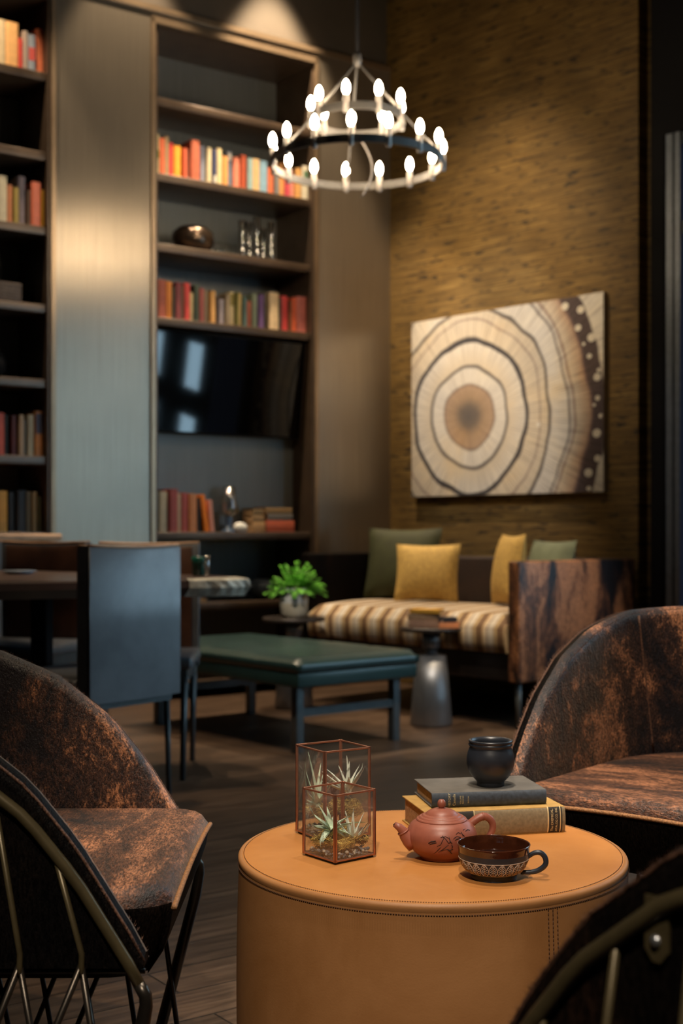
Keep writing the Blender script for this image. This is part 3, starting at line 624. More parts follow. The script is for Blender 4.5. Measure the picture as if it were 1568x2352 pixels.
tag(MB().lathe([(0.001, 0), (0.03, 0), (0.055, 0.04), (0.06, 0.08), (0.045, 0.12), (0.02, 0.14), (0.018, 0.16), (0.012, 0.16), (0.001, 0.12)], 28).build('vase', M['black'], loc=w1(t1_of(-12, 0.1), 0.1, lvl[4])), 'dark round vase at the left picture edge on an otherwise empty shelf', 'vase')
# lower shelf things
tag(MB().lathe([(0.001, 0), (0.03, 0), (0.07, 0.03), (0.08, 0.07), (0.07, 0.10), (0.04, 0.12), (0.036, 0.116), (0.066, 0.096), (0.075, 0.07), (0.06, 0.03), (0.001, 0.01)], 28).build('bowl', plain('blue_grey_ceramic', (0.10, 0.12, 0.15), 0.4), loc=w1(t1_of(600, 0.15), 0.15, 0.545)), 'small blue-grey ceramic bowl on the low shelf beside the fern', 'bowl')
lying(w1(t1_of(446, 0.06), 0.05, 0.545), A1, 0.075, 0.12, 0.022, bmat('tan', 'C9A070'), 'small tan book lying on the low shelf behind the dining chair')

# ------------------------------------------------------------------ wall screen
ty = 0.03
tv = empty('television', w1(0.553, 0.09, 1.81), A1, 'large black flat television tilted forward in the right bookcase', 'television')
tb = MB(); tl = math.radians(7)
tw, th = 0.517, 0.585
xf = Matrix.Rotation(tl, 4, 'X')
MB().box((-tw, 0, -th/2), (tw, 0.035, th/2), xf=xf, bev=0.004).build('housing', M['black'], tv)
MB().box((-tw+0.008, -0.002, -th/2+0.012), (tw-0.008, 0.002, th/2-0.008), xf=xf).build('screen', M['tvblack'], tv)
MB().box((-0.12, 0.035, -0.10), (0.12, 0.10, 0.1), xf=xf).build('wall_bracket', M['black'], tv)

# ------------------------------------------------------------------ canvas on the papered wall
ta, tb_ = t2_of(945, -0.04), t2_of(1385, -0.04)
pa = w2(ta, -0.04)
zb, ztp = 1.168, 2.245
cv = empty('painting', w2(ta, -0.04, zb), A2, 'large unframed canvas of a pale tree slice with dark growth rings', 'painting')
cv['z'] = 0
wd = tb_-ta
pc = MB().add([(0, 0, 0), (wd, 0, 0), (wd, 0, ztp-zb), (0, 0, ztp-zb)], [(0, 1, 2, 3)])
for px, py, r_ in ((1297, 704, 9), (1333, 711, 9), (1327, 753, 8), (1358, 775, 10), (1353, 818, 6), (1375, 850, 5), (1371, 866, 9), (1372, 914, 6), (1379, 955, 5), (1370, 995, 10), (1372, 1053, 8), (1351, 1086, 10), (1352, 1122, 6), (1340, 790, 4), (1364, 930, 4), (1236, 975, 5)):
    tt = t2_of(px, -0.04); Yp = w2(tt, -0.04).y; zz = zrow(py, Yp)-zb; uu = tt-ta; R_ = r_/F*Yp
    pc.add([(uu+R_*1.15*math.cos(a*PI/7), -0.0006, zz+R_*math.sin(a*PI/7)) for a in range(14)], [tuple(range(14))], 1)
pc.build('painted_canvas', [M['rings'], plain('pale_paint', (0.72, 0.68, 0.6), 0.75)], cv)
MB().box((0, 0.0008, 0), (wd, 0.038, ztp-zb)).build('stretcher', M['canvas'], cv)
del cv['z']

# ------------------------------------------------------------------ chandelier
chY = 6.1; chX = (820-CX)/F*chY
zL = zrow(376, chY); zS = zrow(276, chY); RL = 197/F*chY; RS = 107/F*chY
ch = empty('chandelier', (chX, chY, zL), 0, 'two tier iron ring chandelier with glowing candle bulbs', 'chandelier')
def ring(R, z, hgt=0.035, th_=0.012):
    q = MB(); sg = 96; prof = [(R-th_/2, z-hgt/2), (R+th_/2, z-hgt/2), (R+th_/2, z+hgt/2), (R-th_/2, z+hgt/2), (R-th_/2, z-hgt/2)]
    for i in range(4): q.lathe(prof[i:i+2], sg)
    return q
ring(RL, 0).build('large_ring', M['ring'], ch); ring(RS, zS-zL).build('small_ring', M['ring'], ch)
hub = Vector((0, 0, zrow(140, chY)-zL)); 
for i in range(3):
    a = math.radians(97+120*i); q = Vector((math.cos(a)*RS, math.sin(a)*RS, zS-zL+0.01)); e_ = Vector((math.cos(a)*RL, math.sin(a)*RL, 0.01))
    MB().tube([hub, q], 0.006, 8).build('upper_rod', M['ring'], ch)
    MB().tube([q, e_], 0.005, 8).build('lower_rod', M['ring'], ch)
MB().tube([hub, (0, 0, CEIL-zL-0.002)], 0.008, 8).build('stem', M['black'], ch)
MB().lathe([(0.001, hub.z-.03), (0.02, hub.z-.02), (0.02, hub.z+.03), (0.001, hub.z+.04)], 16).build('hub', M['ring'], ch)
cb_ = MB(); cp = []
for i in range(15):
    u = i/14; cp.append((0.02+0.05*math.sin(PI*u), -0.02, 0.10-0.26*u+0.0))
cb_.tube(cp, 0.004, 6); cb_.build('cord', M['candle'], ch)
cand0 = None
def candle(x, y, z):
    global cand0
    if cand0 is None:
        s_ = MB().lathe([(0.001, -0.03), (0.013, -0.03), (0.013, 0.05), (0.001, 0.05)], 16).build('candle_sleeve', M['candle'], ch)
        bl = MB().lathe([(0.001, 0.05), (0.008, 0.052), (0.0155, 0.068), (0.017, 0.080), (0.0135, 0.100), (0.006, 0.114), (0.001, 0.118)], 20).build('bulb', M['bulb'], s_)
        s_.location = (x, y, z); cand0 = (s_, bl); return
    s_ = cand0[0].copy(); COL.objects.link(s_); s_.parent = ch; s_.location = (x, y, z)
    bl = cand0[1].copy(); COL.objects.link(bl); bl.parent = s_
for i in range(15):
    a = math.radians(-4.6+24*i); candle(RL*math.sin(a), -RL*math.cos(a), 0.0)
for i in range(9):
    a = math.radians(-14+40*i); candle(RS*math.sin(a), -RS*math.cos(a), zS-zL)

# ------------------------------------------------------------------ sofa
aX = Vector((0.797, 6.28, 0)); SL = 1.44; SD = 0.98     # right arm front corner, seat length, depth
# local frame: x runs from the left end to the right arm, y to the wall
so_o = aX - d2*(SL+0.07)
so = empty('sofa', so_o, A2, 'cowhide sofa with plaid seat cushion against the papered wall', 'sofa')
LT = SL+0.14
sz = 0.81
MB().box((LT-0.07, 0, 0.225), (LT, SD-0.02, sz), bev=0.012).build('armrest', M['hide_sofa'], so)['label'] = 'brindle cowhide panel armrest'
MB().box((0.0, 0, 0.225), (0.07, SD-0.02, sz+0.02), bev=0.012).build('armrest', M['hide_dark'], so)
MB().box((0.07, SD-0.17, 0.225), (LT-0.07, SD-0.02, sz), bev=0.02).build('backrest', M['sofa_back'], so)
MB().box((0.07, 0.05, 0.225), (LT-0.07, SD-0.17, 0.36), bev=0.01).build('base_frame', M['darkwood'], so)
cu = MB(); g = []; nx, ny = 40, 16
for i in range(nx+1):
    rw = []
    for j in range(ny+1):
        u, v_ = i/nx, j/ny; x = 0.075+u*(SL-0.01); y = 0.0+v_*(SD-0.19)
        e = min(u, 1-u)*SL/0.05; e = min(1, e); f_ = min(1, v_*(SD-.19)/0.06); 
        z = 0.50+0.045*math.sin(PI/2*e)*1.0*math.sin(PI/2*f_)+0.018*math.sin(PI*v_)
        rw.append((x, y, z))
    g.append(rw)
cu.grid(g)
cu.grid([[(p[0], p[1], p[2]) for p in (g[i][0], (g[i][0][0], -0.015, 0.48), (g[i][0][0], -0.012, 0.40), (g[i][0][0], 0.0, 0.365), (g[i][0][0], SD-.19, 0.365), g[i][-1])] for i in range(nx+1)])
for i in (0, nx): cu.add([g[i][0], (g[i][0][0], -0.015, 0.48), (g[i][0][0], -0.012, 0.40), (g[i][0][0], 0.0, 0.365), (g[i][0][0], SD-.19, 0.365), g[i][-1]], [(0, 1, 2, 3, 4, 5)])
cu.build('seat_cushion', M['plaid'], so)
for x in (0.035, LT-0.035):
    for y in (0.04, SD-0.08): MB().tube([(x, y, 0.0), (x, y, 0.23)], [0.012, 0.018], 12).build('leg', M['chairmetal'], so)
def pillow(name, loc, rz, lean, S, T, mat, label, group, hgt=None):
    hgt = hgt or S
    q = MB(); n = 14
    for sg in (1, -1):
        g = []
        for i in range(n+1):
            rw = []
            for j in range(n+1):
                u, v_ = i/n*2-1, j/n*2-1
                px_ = u*(1-0.10*(1-u*u)*0+0.0)-0.07*u*(1-v_*v_)*abs(u); pz_ = v_-0.07*v_*(1-u*u)*abs(v_)
                d_ = max(0, (1-u*u)*(1-v_*v_))**0.5
                rw.append((px_*S/2, sg*T/2*d_+0.0, pz_*hgt/2+hgt/2))
            g.append(rw)
        q.grid(g)
    R = Matrix.Rotation(lean, 4, 'X')
    q.v = [tuple(R @ Vector(p)) for p in q.v]; mz = min(p[2] for p in q.v); q.v = [(p[0], p[1], p[2]-mz) for p in q.v]
    o = q.build(name, mat, loc=loc, rotz=rz); tag(o, label, 'pillow', group); return o
def so_pt(x, y, z): return so_o + d2*x + n2*y + Vector((0, 0, z))
pillow('pillow', so_pt(0.29, 0.50, 0.565), A2+0.40, -0.22, 0.46, 0.13, M['green'], 'dark moss green velvet pillow behind the left yellow pillow', 'pillows on the sofa', 0.42)
pillow('pillow', so_pt(0.59, 0.40, 0.565), A2+0.50, -0.20, 0.37, 0.12, M['mustard'], 'mustard yellow linen pillow in the middle of the sofa', 'pillows on the sofa', 0.325)
pillow('pillow', so_pt(1.13, 0.42, 0.565), A2-0.55, -0.15, 0.38, 0.13, M['mustard'], 'mustard yellow pillow seen edge-on beside the right arm', 'pillows on the sofa', 0.38)
pillow('pillow', so_pt(1.24, 0.62, 0.565), A2-0.30, -0.2, 0.40, 0.14, M['sage'], 'pale sage green pillow rising behind the right sofa arm', 'pillows on the sofa', 0.35)

# ------------------------------------------------------------------ pedestal tables
def pedestal(loc, R, z, label):
    r_ = empty('side_table', loc, 0, label, 'table', 'small pedestal tables')
    MB().lathe([(0.001, z-0.02), (R-0.004, z-0.02), (R, z-0.016), (R, z-0.003), (R-0.004, z), (0.001, z)], 56).build('tabletop', M['darkwood'], r_)
    MB().lathe([(0.001, z-0.02), (0.045, z-0.02), (0.045, z-0.10), (0.03, z-0.11), (0.03, z-0.13), (0.075, z-0.14), (0.105, 0.012), (0.10, 0.0), (0.001, 0.0)], 48).build('pedestal', M['pewter'], r_)
    return r_
T2Y = 6.43; T2X = (990-CX)/F*T2Y
pedestal((T2X, T2Y, 0), 0.150, 0.483, 'small round table on cone pedestal carrying books before the sofa')
T1Y = 7.06; T1X = (675-CX)/F*T1Y
pedestal((T1X, T1Y, 0), 0.17, 0.49, 'small dark round table carrying the potted fern')
z = 0.483
for L, D, T, hx, cn, rz, dx, dy, lb in ((0.17, 0.12, 0.038, 'A98672', 'taupe', -0.25, -0.115, -0.07, 'pinkish taupe book at bottom of stack on pedestal table'), (0.155, 0.11, 0.030, '9C8268', 'brown', -0.2, -0.12, -0.06, 'brown book in middle of stack on pedestal table'), (0.15, 0.11, 0.020, 'CC9A3C', 'mustard', -0.3, -0.11, -0.06, 'thin mustard yellow book on top of stack on pedestal table')):
    lying((T2X+dx, T2Y+dy, z+0.0005), rz, L, D, T, bmat(cn, hx), lb, 'books on the pedestal table'); z += T+0.0008
lying((T2X+0.03, T2Y-0.115, 0.4835), 0.12, 0.10, 0.07, 0.028, bmat('orange', 'E09060'), 'small orange book lying right of the stack, under a dark one', 'books on the pedestal table')
lying((T2X+0.028, T2Y-0.112, 0.5123), 0.2, 0.095, 0.07, 0.024, bmat('charcoal', '2A2C34'), 'small charcoal book on top of the orange one', 'books on the pedestal table')
# fern in ceramic pot
fp = empty('potted_fern', (T1X+0.0, T1Y-0.02, 0.49), 0, 'bright green fern in white and sand ceramic pot on the dark table', 'plant')
MB().lathe([(0.001, 0), (0.058, 0), (0.062, 0.012), (0.073, 0.02), (0.076, 0.08), (0.076, 0.155), (0.070, 0.158), (0.068, 0.14), (0.001, 0.14)], 40, mis=[1, 1, 1, 1, 0, 0, 0, 2]).build('pot', [M['pot'], M['potlow'], M['soil']], fp)
fo = MB()
for i in range(80):
    a = random.uniform(0, 2*PI); el = random.uniform(0.35, 1.5); L = random.uniform(0.08, 0.155)
    d = Vector((math.cos(a), math.sin(a), math.tan(el)*0.6)).normalized(); p = Vector((0.02*math.cos(a), 0.02*math.sin(a), 0.14)); n = 9; pts = [p.copy()]
    for k in range(n):
        p = p+d*(L/n); d = (d+Vector((0, 0, -0.10))).normalized(); pts.append(p.copy())
    fo.tube(pts, 0.0012, 4, 1)
    for k in range(3, n+1):
        for sg in (-1, 1, 0):
            sd = d.cross(Vector((0, 0, 1))).normalized() if d.cross(Vector((0, 0, 1))).length > .01 else Vector((1, 0, 0))
            dd = (sd*sg+d*0.7+Vector((0, 0, random.uniform(-.1, .4)))).normalized(); c = pts[k]+dd*0.014
            q1 = dd.cross(Vector((random.uniform(-.3, .3), random.uniform(-.3, .3), 1))).normalized()
            rr_ = random.uniform(0.006, 0.010); up_ = q1.cross(dd)
            ps = [c+dd*rr_*math.cos(t)+q1*rr_*0.8*math.sin(t)+up_*0.002*math.cos(2*t) for t in [j*PI/4 for j in range(8)]]
            fo.add(ps, [tuple(range(8))], 0)
fo.build('foliage', [M['fern'], plain('fern_stem', (0.08, 0.16, 0.03), 0.6)], fp, fixn=False)

# ------------------------------------------------------------------ green bench
BZ = 0.415; dzb = H-BZ
bY = dzb*F/(1514-HY); bX = (683-CX)/F*bY
bA = math.radians(40.0)
bw = 0.70; bl = 1.30
be = empty('bench', (bX, bY, 0), bA, 'dark green leather upholstered bench beside the dining table', 'bench')
def cushion(mb, x0, y0, x1, y1, z0, z1, ch=(0, 0), crown=0.0, rad=0.02, n=24):
    g = []
    for i in range(n+1):
        rw = []
        for j in range(n*2+1):
            u, v_ = i/n, j/(n*2); x = x0+(x1-x0)*u; y = y0+(y1-y0)*v_
            e = min(x-x0, x1-x, y-y0, y1-y); q = min(1, e/rad)
            z = z1-rad*(1-math.sqrt(max(0, 1-(1-q)**2)))+crown*math.sin(PI*u)*math.sin(PI*v_)
            if ch[0]:
                fq = (y-y0)/ch[0] % 1; z -= ch[1]*max(0, 1-min(fq, 1-fq)*ch[0]/0.006)
            rw.append((x, y, z))
        g.append(rw)
    mb.grid(g)
    a = len(g)-1; b2 = len(g[0])-1
    loop = [g[i][0] for i in range(a+1)]+[g[a][j] for j in range(1, b2+1)]+[g[i][b2] for i in range(a-1, -1, -1)]+[g[0][j] for j in range(b2-1, 0, -1)]
    cx, cy_ = (x0+x1)/2, (y0+y1)/2; L = []
    for (z, ins) in ((None, 0), ((z0+z1)/2, -0.004), (z0+0.008, 0.0), (z0, 0.006)):
        rw = []
        for p in loop:
            x = p[0]+(ins if p[0] < cx else -ins) if abs(p[0]-cx) > (x1-x0)/2-1e-6 else p[0]
            y = p[1]+(ins if p[1] < cy_ else -ins) if abs(p[1]-cy_) > (y1-y0)/2-1e-6 else p[1]
            rw.append((x, y, p[2] if z is None else z))
        L.append(rw)
    mb.grid([[r[k] for r in L] for k in range(len(loop))], closed_u=True)
    mb.add(L[-1], [tuple(range(len(loop)))])
q = MB(); cushion(q, 0, 0, bw, bl, BZ-0.062, BZ, (0.10, 0.004), 0.012, 0.022); q.build('top_cushion', M['grnleather'], be)
q = MB(); q.box((0.004, 0.004, BZ-0.125), (bw-0.004, bl-0.004, BZ-0.064), bev=0.008); q.build('lower_pad', M['grnleather'], be)
for x in (0.05, bw-0.09):
    for y in (0.07, bl-0.12): MB().box((x, y, 0), (x+0.04, y+0.04, BZ-0.125), bev=0.002).build('leg', M['chairmetal'], be)
for y in (0.075, bl-0.115): MB().box((0.09, y, 0.155), (bw-0.09, y+0.03, 0.19)).build('stretcher', M['chairmetal'], be)

# ------------------------------------------------------------------ dining table and chairs
TZ = 0.78
poly = [(-0.342, 4.80), (-0.40, 4.98), (-0.455, 5.10), (-0.60, 5.21), (-0.85, 5.38), (-1.20, 5.62), (-1.55, 5.90), (-2.3, 6.1), (-2.6, 5.2), (-2.3, 4.02), (-1.8, 4.20), (-1.16, 4.44), (-0.80, 4.585), (-0.55, 4.69), (-0.42, 4.735)]
dt = empty('dining_table', (-1.2, 5.0, 0), 0, 'thick live-edge walnut dining table with pale sapwood end', 'table')
lp = [(x+1.2, y-5.0) for x, y in poly]
q = MB(); n = len(lp); c0 = Vector((sum(p[0] for p in lp)/n, sum(p[1] for p in lp)/n))
def ins(p, k): v_ = Vector(p)-c0; return tuple(c0+v_*(1-k/v_.length))
rings_ = [(TZ, 0.010), (TZ-0.006, 0.0), (TZ-0.03, -0.004), (TZ-0.062, 0.02)]
rows_ = [[(*ins(p, k), z) for z, k in rings_] for p in lp]
q.grid(rows_, closed_u=True, smooth=False); q.add([r[0] for r in rows_], [tuple(range(n))]); q.add([r[-1] for r in rows_], [tuple(range(n))])
q.build('slab_top', M['wood'], dt)
e = MB(); ep = [rows_[k] for k in (13, 14, 0, 1)]
ee = [[tuple(Vector(pp)+Vector((0.006*math.cos(-.6), -0.004, 0.001*(1 if j < 2 else -1)))) for j, pp in enumerate(r)] for r in ep]
rows2 = []
for i in range(len(ee)-1):
    for k in range(5):
        u = k/5; rows2.append([tuple(Vector(ee[i][j]).lerp(Vector(ee[i+1][j]), u)+Vector((1, -0.6, 0))*0.006*noise.noise(Vector((i*3+k, j*2.2, 0)))) for j in range(4)])
rows2.append(ee[-1]); e.grid(rows2, smooth=False)
e.add([r[0] for r in rows2]+[(rows2[0][0][0]-0.01, rows2[0][0][1]+0.05, TZ+0.001)], [tuple(range(len(rows2)+1))])
e.build('live_edge', M['sapwood'], dt)['label'] = 'pale rough sapwood end'
for cx_, cy_ in ((0.04, 0.06), (-0.95, 0.15)):
    MB().box((cx_-0.04, cy_-0.3, 0), (cx_+0.04, cy_+0.3, 0.03)).box((cx_-0.03, cy_-0.06, 0.03), (cx_+0.03, cy_+0.06, TZ-0.063)).build('trestle_leg', M['black'], dt)
def make_chair(loc, rz, label):
    # local: sitter faces +y, back at y=0
    r_ = empty('dining_chair', loc, rz, label, 'chair', 'leather dining chairs')
    wb, zt_, zb_ = 0.205, 0.905, 0.40
    def slab(y0, y1, w0, z0, z1, dip, nseg=10, curve=0.02):
        q = MB(); F_, B_ = [], []
        for i in range(nseg+1):
            u = i/nseg*2-1; x = u*w0; cy2 = curve*(1-u*u); zt2 = z1-dip*(1-u*u)
            F_.append([(x, y1-cy2*0.6, z0), (x, y1-cy2*0.6, (z0+z1)/2), (x, y1-cy2, zt2-0.008), (x, y1-cy2-0.008, zt2)])
            B_.append([(x, y0-cy2*0.6, z0), (x, y0-cy2*0.6, (z0+z1)/2), (x, y0-cy2, zt2-0.008), (x, y0-cy2+0.008, zt2)])
        q.grid(F_); q.grid(B_); q.grid([[a[-1], b3[-1]] for a, b3 in zip(F_, B_)]); q.grid([[a[0], b3[0]] for a, b3 in zip(F_, B_)])
        for i in (0, nseg): q.add(F_[i]+B_[i][::-1], [tuple(range(8))])
        return q
    slab(0.0, 0.062, wb, zb_, zt_, 0.006).build('backrest', M['blkleather'], r_)
    slab(0.058, 0.072, wb-0.026, 0.47, zt_-0.012, 0.006).build('front_panel', M['brnleather'], r_)['label'] = 'brown leather inner back'
    p_ = MB(); 
    pts = [(u*wb, 0.031-0.02*(1-u*u), zt_-0.006*(1-u*u)+0.001) for u in [i/10*2-1 for i in range(11)]]
    for dy in (-0.022, 0.022): p_.tube([(x, y+dy, z) for x, y, z in pts], 0.006, 6)
    p_.build('top_piping', M['tanedge'], r_)
    for x in (-wb, wb): MB().tube([(x, 0.003, zb_), (x, 0.003, zt_-0.004)], 0.0035, 6).build('side_piping', M['blkleather'], r_)
    MB().box((-wb-0.012, 0.064, 0.425), (wb+0.012, 0.50, 0.475), bev=0.016).build('seat', M['blkleather'], r_)
    MB().box((-wb+0.01, 0.03, 0.375), (wb-0.01, 0.47, 0.424)).build('seat_rail', M['chairmetal'], r_)
    for x in (-wb+0.02, wb-0.02):
        for y, sp in ((0.045, -0.02), (0.46, 0.0)):
            MB().tube([(x, y, 0.40), (x*0.96, y+sp, 0.0)], [0.015, 0.011], 4).build('leg', M['chairmetal'], r_)
    return r_
# chair 1: back turned to the lens
cA = math.atan2(0.29, 0.216); pL = Vector((-0.788, 4.156, 0)); 
ctr = pL + Vector((math.cos(cA), math.sin(cA), 0))*0.19
g_ch = 'leather dining chairs'
ch1 = make_chair(ctr, cA, 'slate leather dining chair with its back turned, nearest the left cowhide chair')
# facing the lens: rotation pi turns +y toward the camera
dup(ch1, (-0.80, 5.46, 0), PI+0.03, 'leather dining chair facing out behind the slate chair, at table right end', g_ch)
dup(ch1, (-1.33, 5.95, 0), PI-0.25, 'brown-fronted dining chair at the far side of the table, left of the slate chair', g_ch)
dup(ch1, (-1.80, 6.22, 0), PI-0.20, 'dining chair cut by the left picture edge behind the table', g_ch)
# pale counter behind the dining chairs
cn = empty('bar_counter', ((123-CX)/F*6.75, 6.75, 0), A1, 'narrow pale oak ledge on a post behind the dining chairs', 'counter')
MB().box((-1.3, -0.11, 0.905), (0, 0.09, 0.94), bev=0.006).build('counter_top', M['palewood'], cn)
MB().box((-0.50, -0.04, 0), (-0.44, 0.04, 0.905)).build('post', M['palewood'], cn)
# tableware
tg = MB().lathe([(0.001, 0), (0.023, 0), (0.028, 0.06), (0.028, 0.075), (0.0265, 0.075), (0.021, 0.008), (0.001, 0.007)], 24)
gY = 5.09
tag(tg.build('tumbler', M['teal'], loc=((456-CX)/F*gY, gY, TZ)), 'dark teal glass tumbler on the right end of the dining table', 'glass')
tg = MB().lathe([(0.001, 0), (0.010, 0), (0.012, 0.08), (0.0108, 0.08), (0.008, 0.006), (0.001, 0.006)], 20)
tag(tg.build('vial', M['glass_tall'], loc=((474-CX)/F*5.06, 5.06, TZ)), 'slim clear glass right of the teal tumbler', 'glass')
dsh = MB().lathe([(0.001, 0), (0.04, 0), (0.07, 0.012), (0.069, 0.014), (0.04, 0.004), (0.001, 0.004)], 32)
tag(dsh.build('dish', plain('pale_blue_glass', (0.3, 0.36, 0.45), 0.1, spec=0.8), loc=((45-CX)/F*5.3, 5.3, TZ)), 'flat pale blue glass dish on the dining table', 'dish')

# ------------------------------------------------------------------ cowhide tub chairs
TD = [0, .015, .04, .09, .155, .25, .355, .5, .7, 1.2]; TZp = [.385, .415, .455, .535, .615, .69, .735, .775, .79, .79]
def prof_z(d):
    if d <= 0: return TZp[0]
    for i in range(len(TD)-1):
        if d <= TD[i+1]:
            u = (d-TD[i])/(TD[i+1]-TD[i]); return TZp[i]+(TZp[i+1]-TZp[i])*u
    return TZp[-1]
TL = 0.37; TW = 0.312
def plan(s, off=0.0):
    """s in -1..1 along the U; returns x, y, outward normal; local frame faces +x, arm tips at x=0"""
    w_ = TW; tot = TL+PI*w_/2; d = (1-abs(s))*tot; sg = 1 if s >= 0 else -1
    if d < TL: x, y, nx, ny = -d, w_, 0, 1
    else:
        a = (d-TL)/w_; x, y, nx, ny = -TL-w_*math.sin(a), w_*math.cos(a), -math.sin(a), math.cos(a)
    return (x+nx*off, (y+ny*off)*sg, nx, ny*sg)
def tub_chair(loc, rz, label, seam=False):
    r_ = empty('tub_chair', loc, rz, label, 'chair', 'cowhide tub chairs')
    N = 84; T = 0.023
    ss = [-1+2*i/N for i in range(N+1)]
    zb_ = 0.37
    inner, outer = [], []
    for s in ss:
        x, y, nx, ny = plan(s); z = prof_z(-x)
        z = z+0.0; h = z-zb_
        def P(o, zz): return (x+nx*o, y+ny*o, zz)
        pad = 0.006*math.sin(PI*0.5)
        cap = [(-T*math.cos(a), min(h, T*1.0)*(math.sin(a)-1)) for a in [PI*k/8 for k in range(9)]]
        inner.append([P(-T*0.8, zb_)]+[P(-T-0.006*math.sin(PI*k/6), zb_+max(0, h-T)*k/6) for k in range(1, 6)]+[P(o_, z+zz) for o_, zz in cap[:5]])
        outer.append([P(o_, z+zz) for o_, zz in cap[4:]]+[P(T, zb_+max(0, h-T)*k/6) for k in range(5, -1, -1)])
    q = MB(); q.grid(inner); q.grid(outer, 1); q.grid([[a[0], b3[-1]] for a, b3 in zip(inner, outer)], 1)
    for i in (0, N): q.add(inner[i]+outer[i][1:], [tuple(range(len(inner[i])+len(outer[i])-1))], 1)
    q.build('shell', [M['hide'], M['hide_dark']], r_)
    # raised hair edge following the outer rim
    pp = MB(); pts = []
    for s in ss:
        x, y, nx, ny = plan(s, T*0.75); pts.append((x, y, prof_z(-plan(s)[0])-T*0.30))
    pp.tube(pts, 0.0022, 6); pp.build('edge_piping', M['hide_edge'], r_)
    fz = MB()
    for k in range(5200):
        s = random.uniform(-1, 1); o_ = random.choice((T*0.85, T*0.85, T*0.6, -T*0.9)); x, y, nx, ny = plan(s, o_); z = prof_z(-plan(s)[0])-T*(0.3 if o_ > 0 else .3)
        v0 = Vector((x, y, z)); d_ = Vector((nx*random.uniform(.2, 1)*(1 if o_ > 0 else -1)+random.uniform(-.4, .4), ny*random.uniform(.2, 1)*(1 if o_ > 0 else -1)+random.uniform(-.4, .4), random.uniform(0.2, 1))).normalized()*random.uniform(.004, .009)
        sd_ = d_.cross(Vector((random.random(), random.random(), random.random()))).normalized()*0.00035
        fz.add([v0-sd_, v0+sd_, v0+d_], [(0, 1, 2)])
    f_ = fz.build('edge_hair', M['hide_edge'], r_, fixn=False); f_['kind'] = 'stuff'
    # seam on the inner shell
    if seam:
        for s0 in (0.405, -0.405):
            sp = []
            for i in range(14):
                u = i/13; s = s0*(1-0.12*u); x, y, nx, ny = plan(s, -T-0.004); z = prof_z(-plan(s)[0])
                sp.append((x, y, 0.46+(z-0.012-0.46)*(1-u)))
            MB().tube(sp, 0.0028, 6).build('seam', M['hide_edge'], r_)
    # seat cushion
    n = 26; sw = TW-T-0.010
    g = []
    def halfw(x):
        if x > -TL: return sw
        k = (x+TL)/sw; return sw*math.sqrt(max(0.0004, 1-k*k))
    x0, x1 = -TL-sw+0.004, 0.028
    top, edge = [], []
    for i in range(n+1):
        u = i/n; x = x1+(x0-x1)*(1-math.cos(PI*u))/2
        hw = halfw(x)
        if x > -0.055: hw = sw-0.055+math.sqrt(max(0, 0.055**2-(x+0.055-0.0)**2*0.42)) if x < 0.028 else sw-0.02
        rw = []
        for j in range(n+1):
            v_ = -math.cos(PI*j/n); y = hw*v_
            e = min(hw*(1-abs(v_)), (x1-x), (x-x0)*2); qd = min(1, e/0.035)
            z = 0.432+0.026*math.sqrt(max(0, 1-(1-qd)**2))+0.010*(1-v_*v_)
            rw.append((x, y, z))
        top.append(rw)
    q = MB(); q.grid(top)
    loop = [top[0][j] for j in range(n+1)]+[top[i][n] for i in range(1, n+1)]+[top[n][j] for j in range(n-1, -1, -1)]+[top[i][0] for i in range(n-1, 0, -1)]
    body = []
    for p in loop:
        cxm = -0.25
        def sh(k, z): return (cxm+(p[0]-cxm)*k, p[1]*k, z)
        body.append([p, sh(1.004, 0.425), sh(0.985, 0.395), sh(0.95, 0.365), sh(0.86, 0.325)])
    q2 = MB(); q2.grid(body, closed_u=True); q2.add([b3[-1] for b3 in body], [tuple(range(len(body)))])
    q.build('seat_cushion', M['hide_seat'], r_); q2.build('seat_base', M['hide_dark'], r_)
    MB().tube([tuple(Vector(p)+Vector((0.003, 0, -0.003))) for p in top[0]], 0.0042, 8).build('seat_piping', M['piping'], r_)
    # metal cage
    off = 0.027; rt = 0.0083
    rail = []
    for s in ss:
        x, y, nx, ny = plan(s, off); rail.append((x, y, prof_z(-plan(s)[0])-0.045))
    a0, a1 = Vector(rail[0]), Vector(rail[-1])
    def leg(a): return [a+Vector((0.003, 0, -0.004)), a+Vector((0.004, 0, -0.018)), a+Vector((-0.004, 0, -0.06)), Vector((a.x-0.075, a.y*0.97, 0.008))]
    MB().tube(rail, rt, 12).build('frame_rail', M['brass'], r_)
    for a, pv in ((a0, Vector(rail[1])), (a1, Vector(rail[-2]))): MB().tube([a.lerp(pv, 0.3)]+leg(a), [rt, rt+0.0008, rt+0.0008, 0.0105, 0.0105], 12).build('front_leg', M['gunmetal'], r_)
    lr = []; fl = []
    for s in ss:
        x, y, nx, ny = plan(s, off-0.004)
        if -x < -0.0: continue
        lr.append((x, y, 0.372)); fl.append((x*0.93-0.07*0, y*0.94, 0.008))
    MB().tube([(x*0.99, y*0.955, 0.362) for x, y, z in lr], 0.004, 8).build('lower_ring', M['gunmetal'], r_)
    MB().tube(fl, 0.006, 8).build('floor_ring', M['gunmetal'], r_)
    tot = TL+PI*TW/2; K = 21
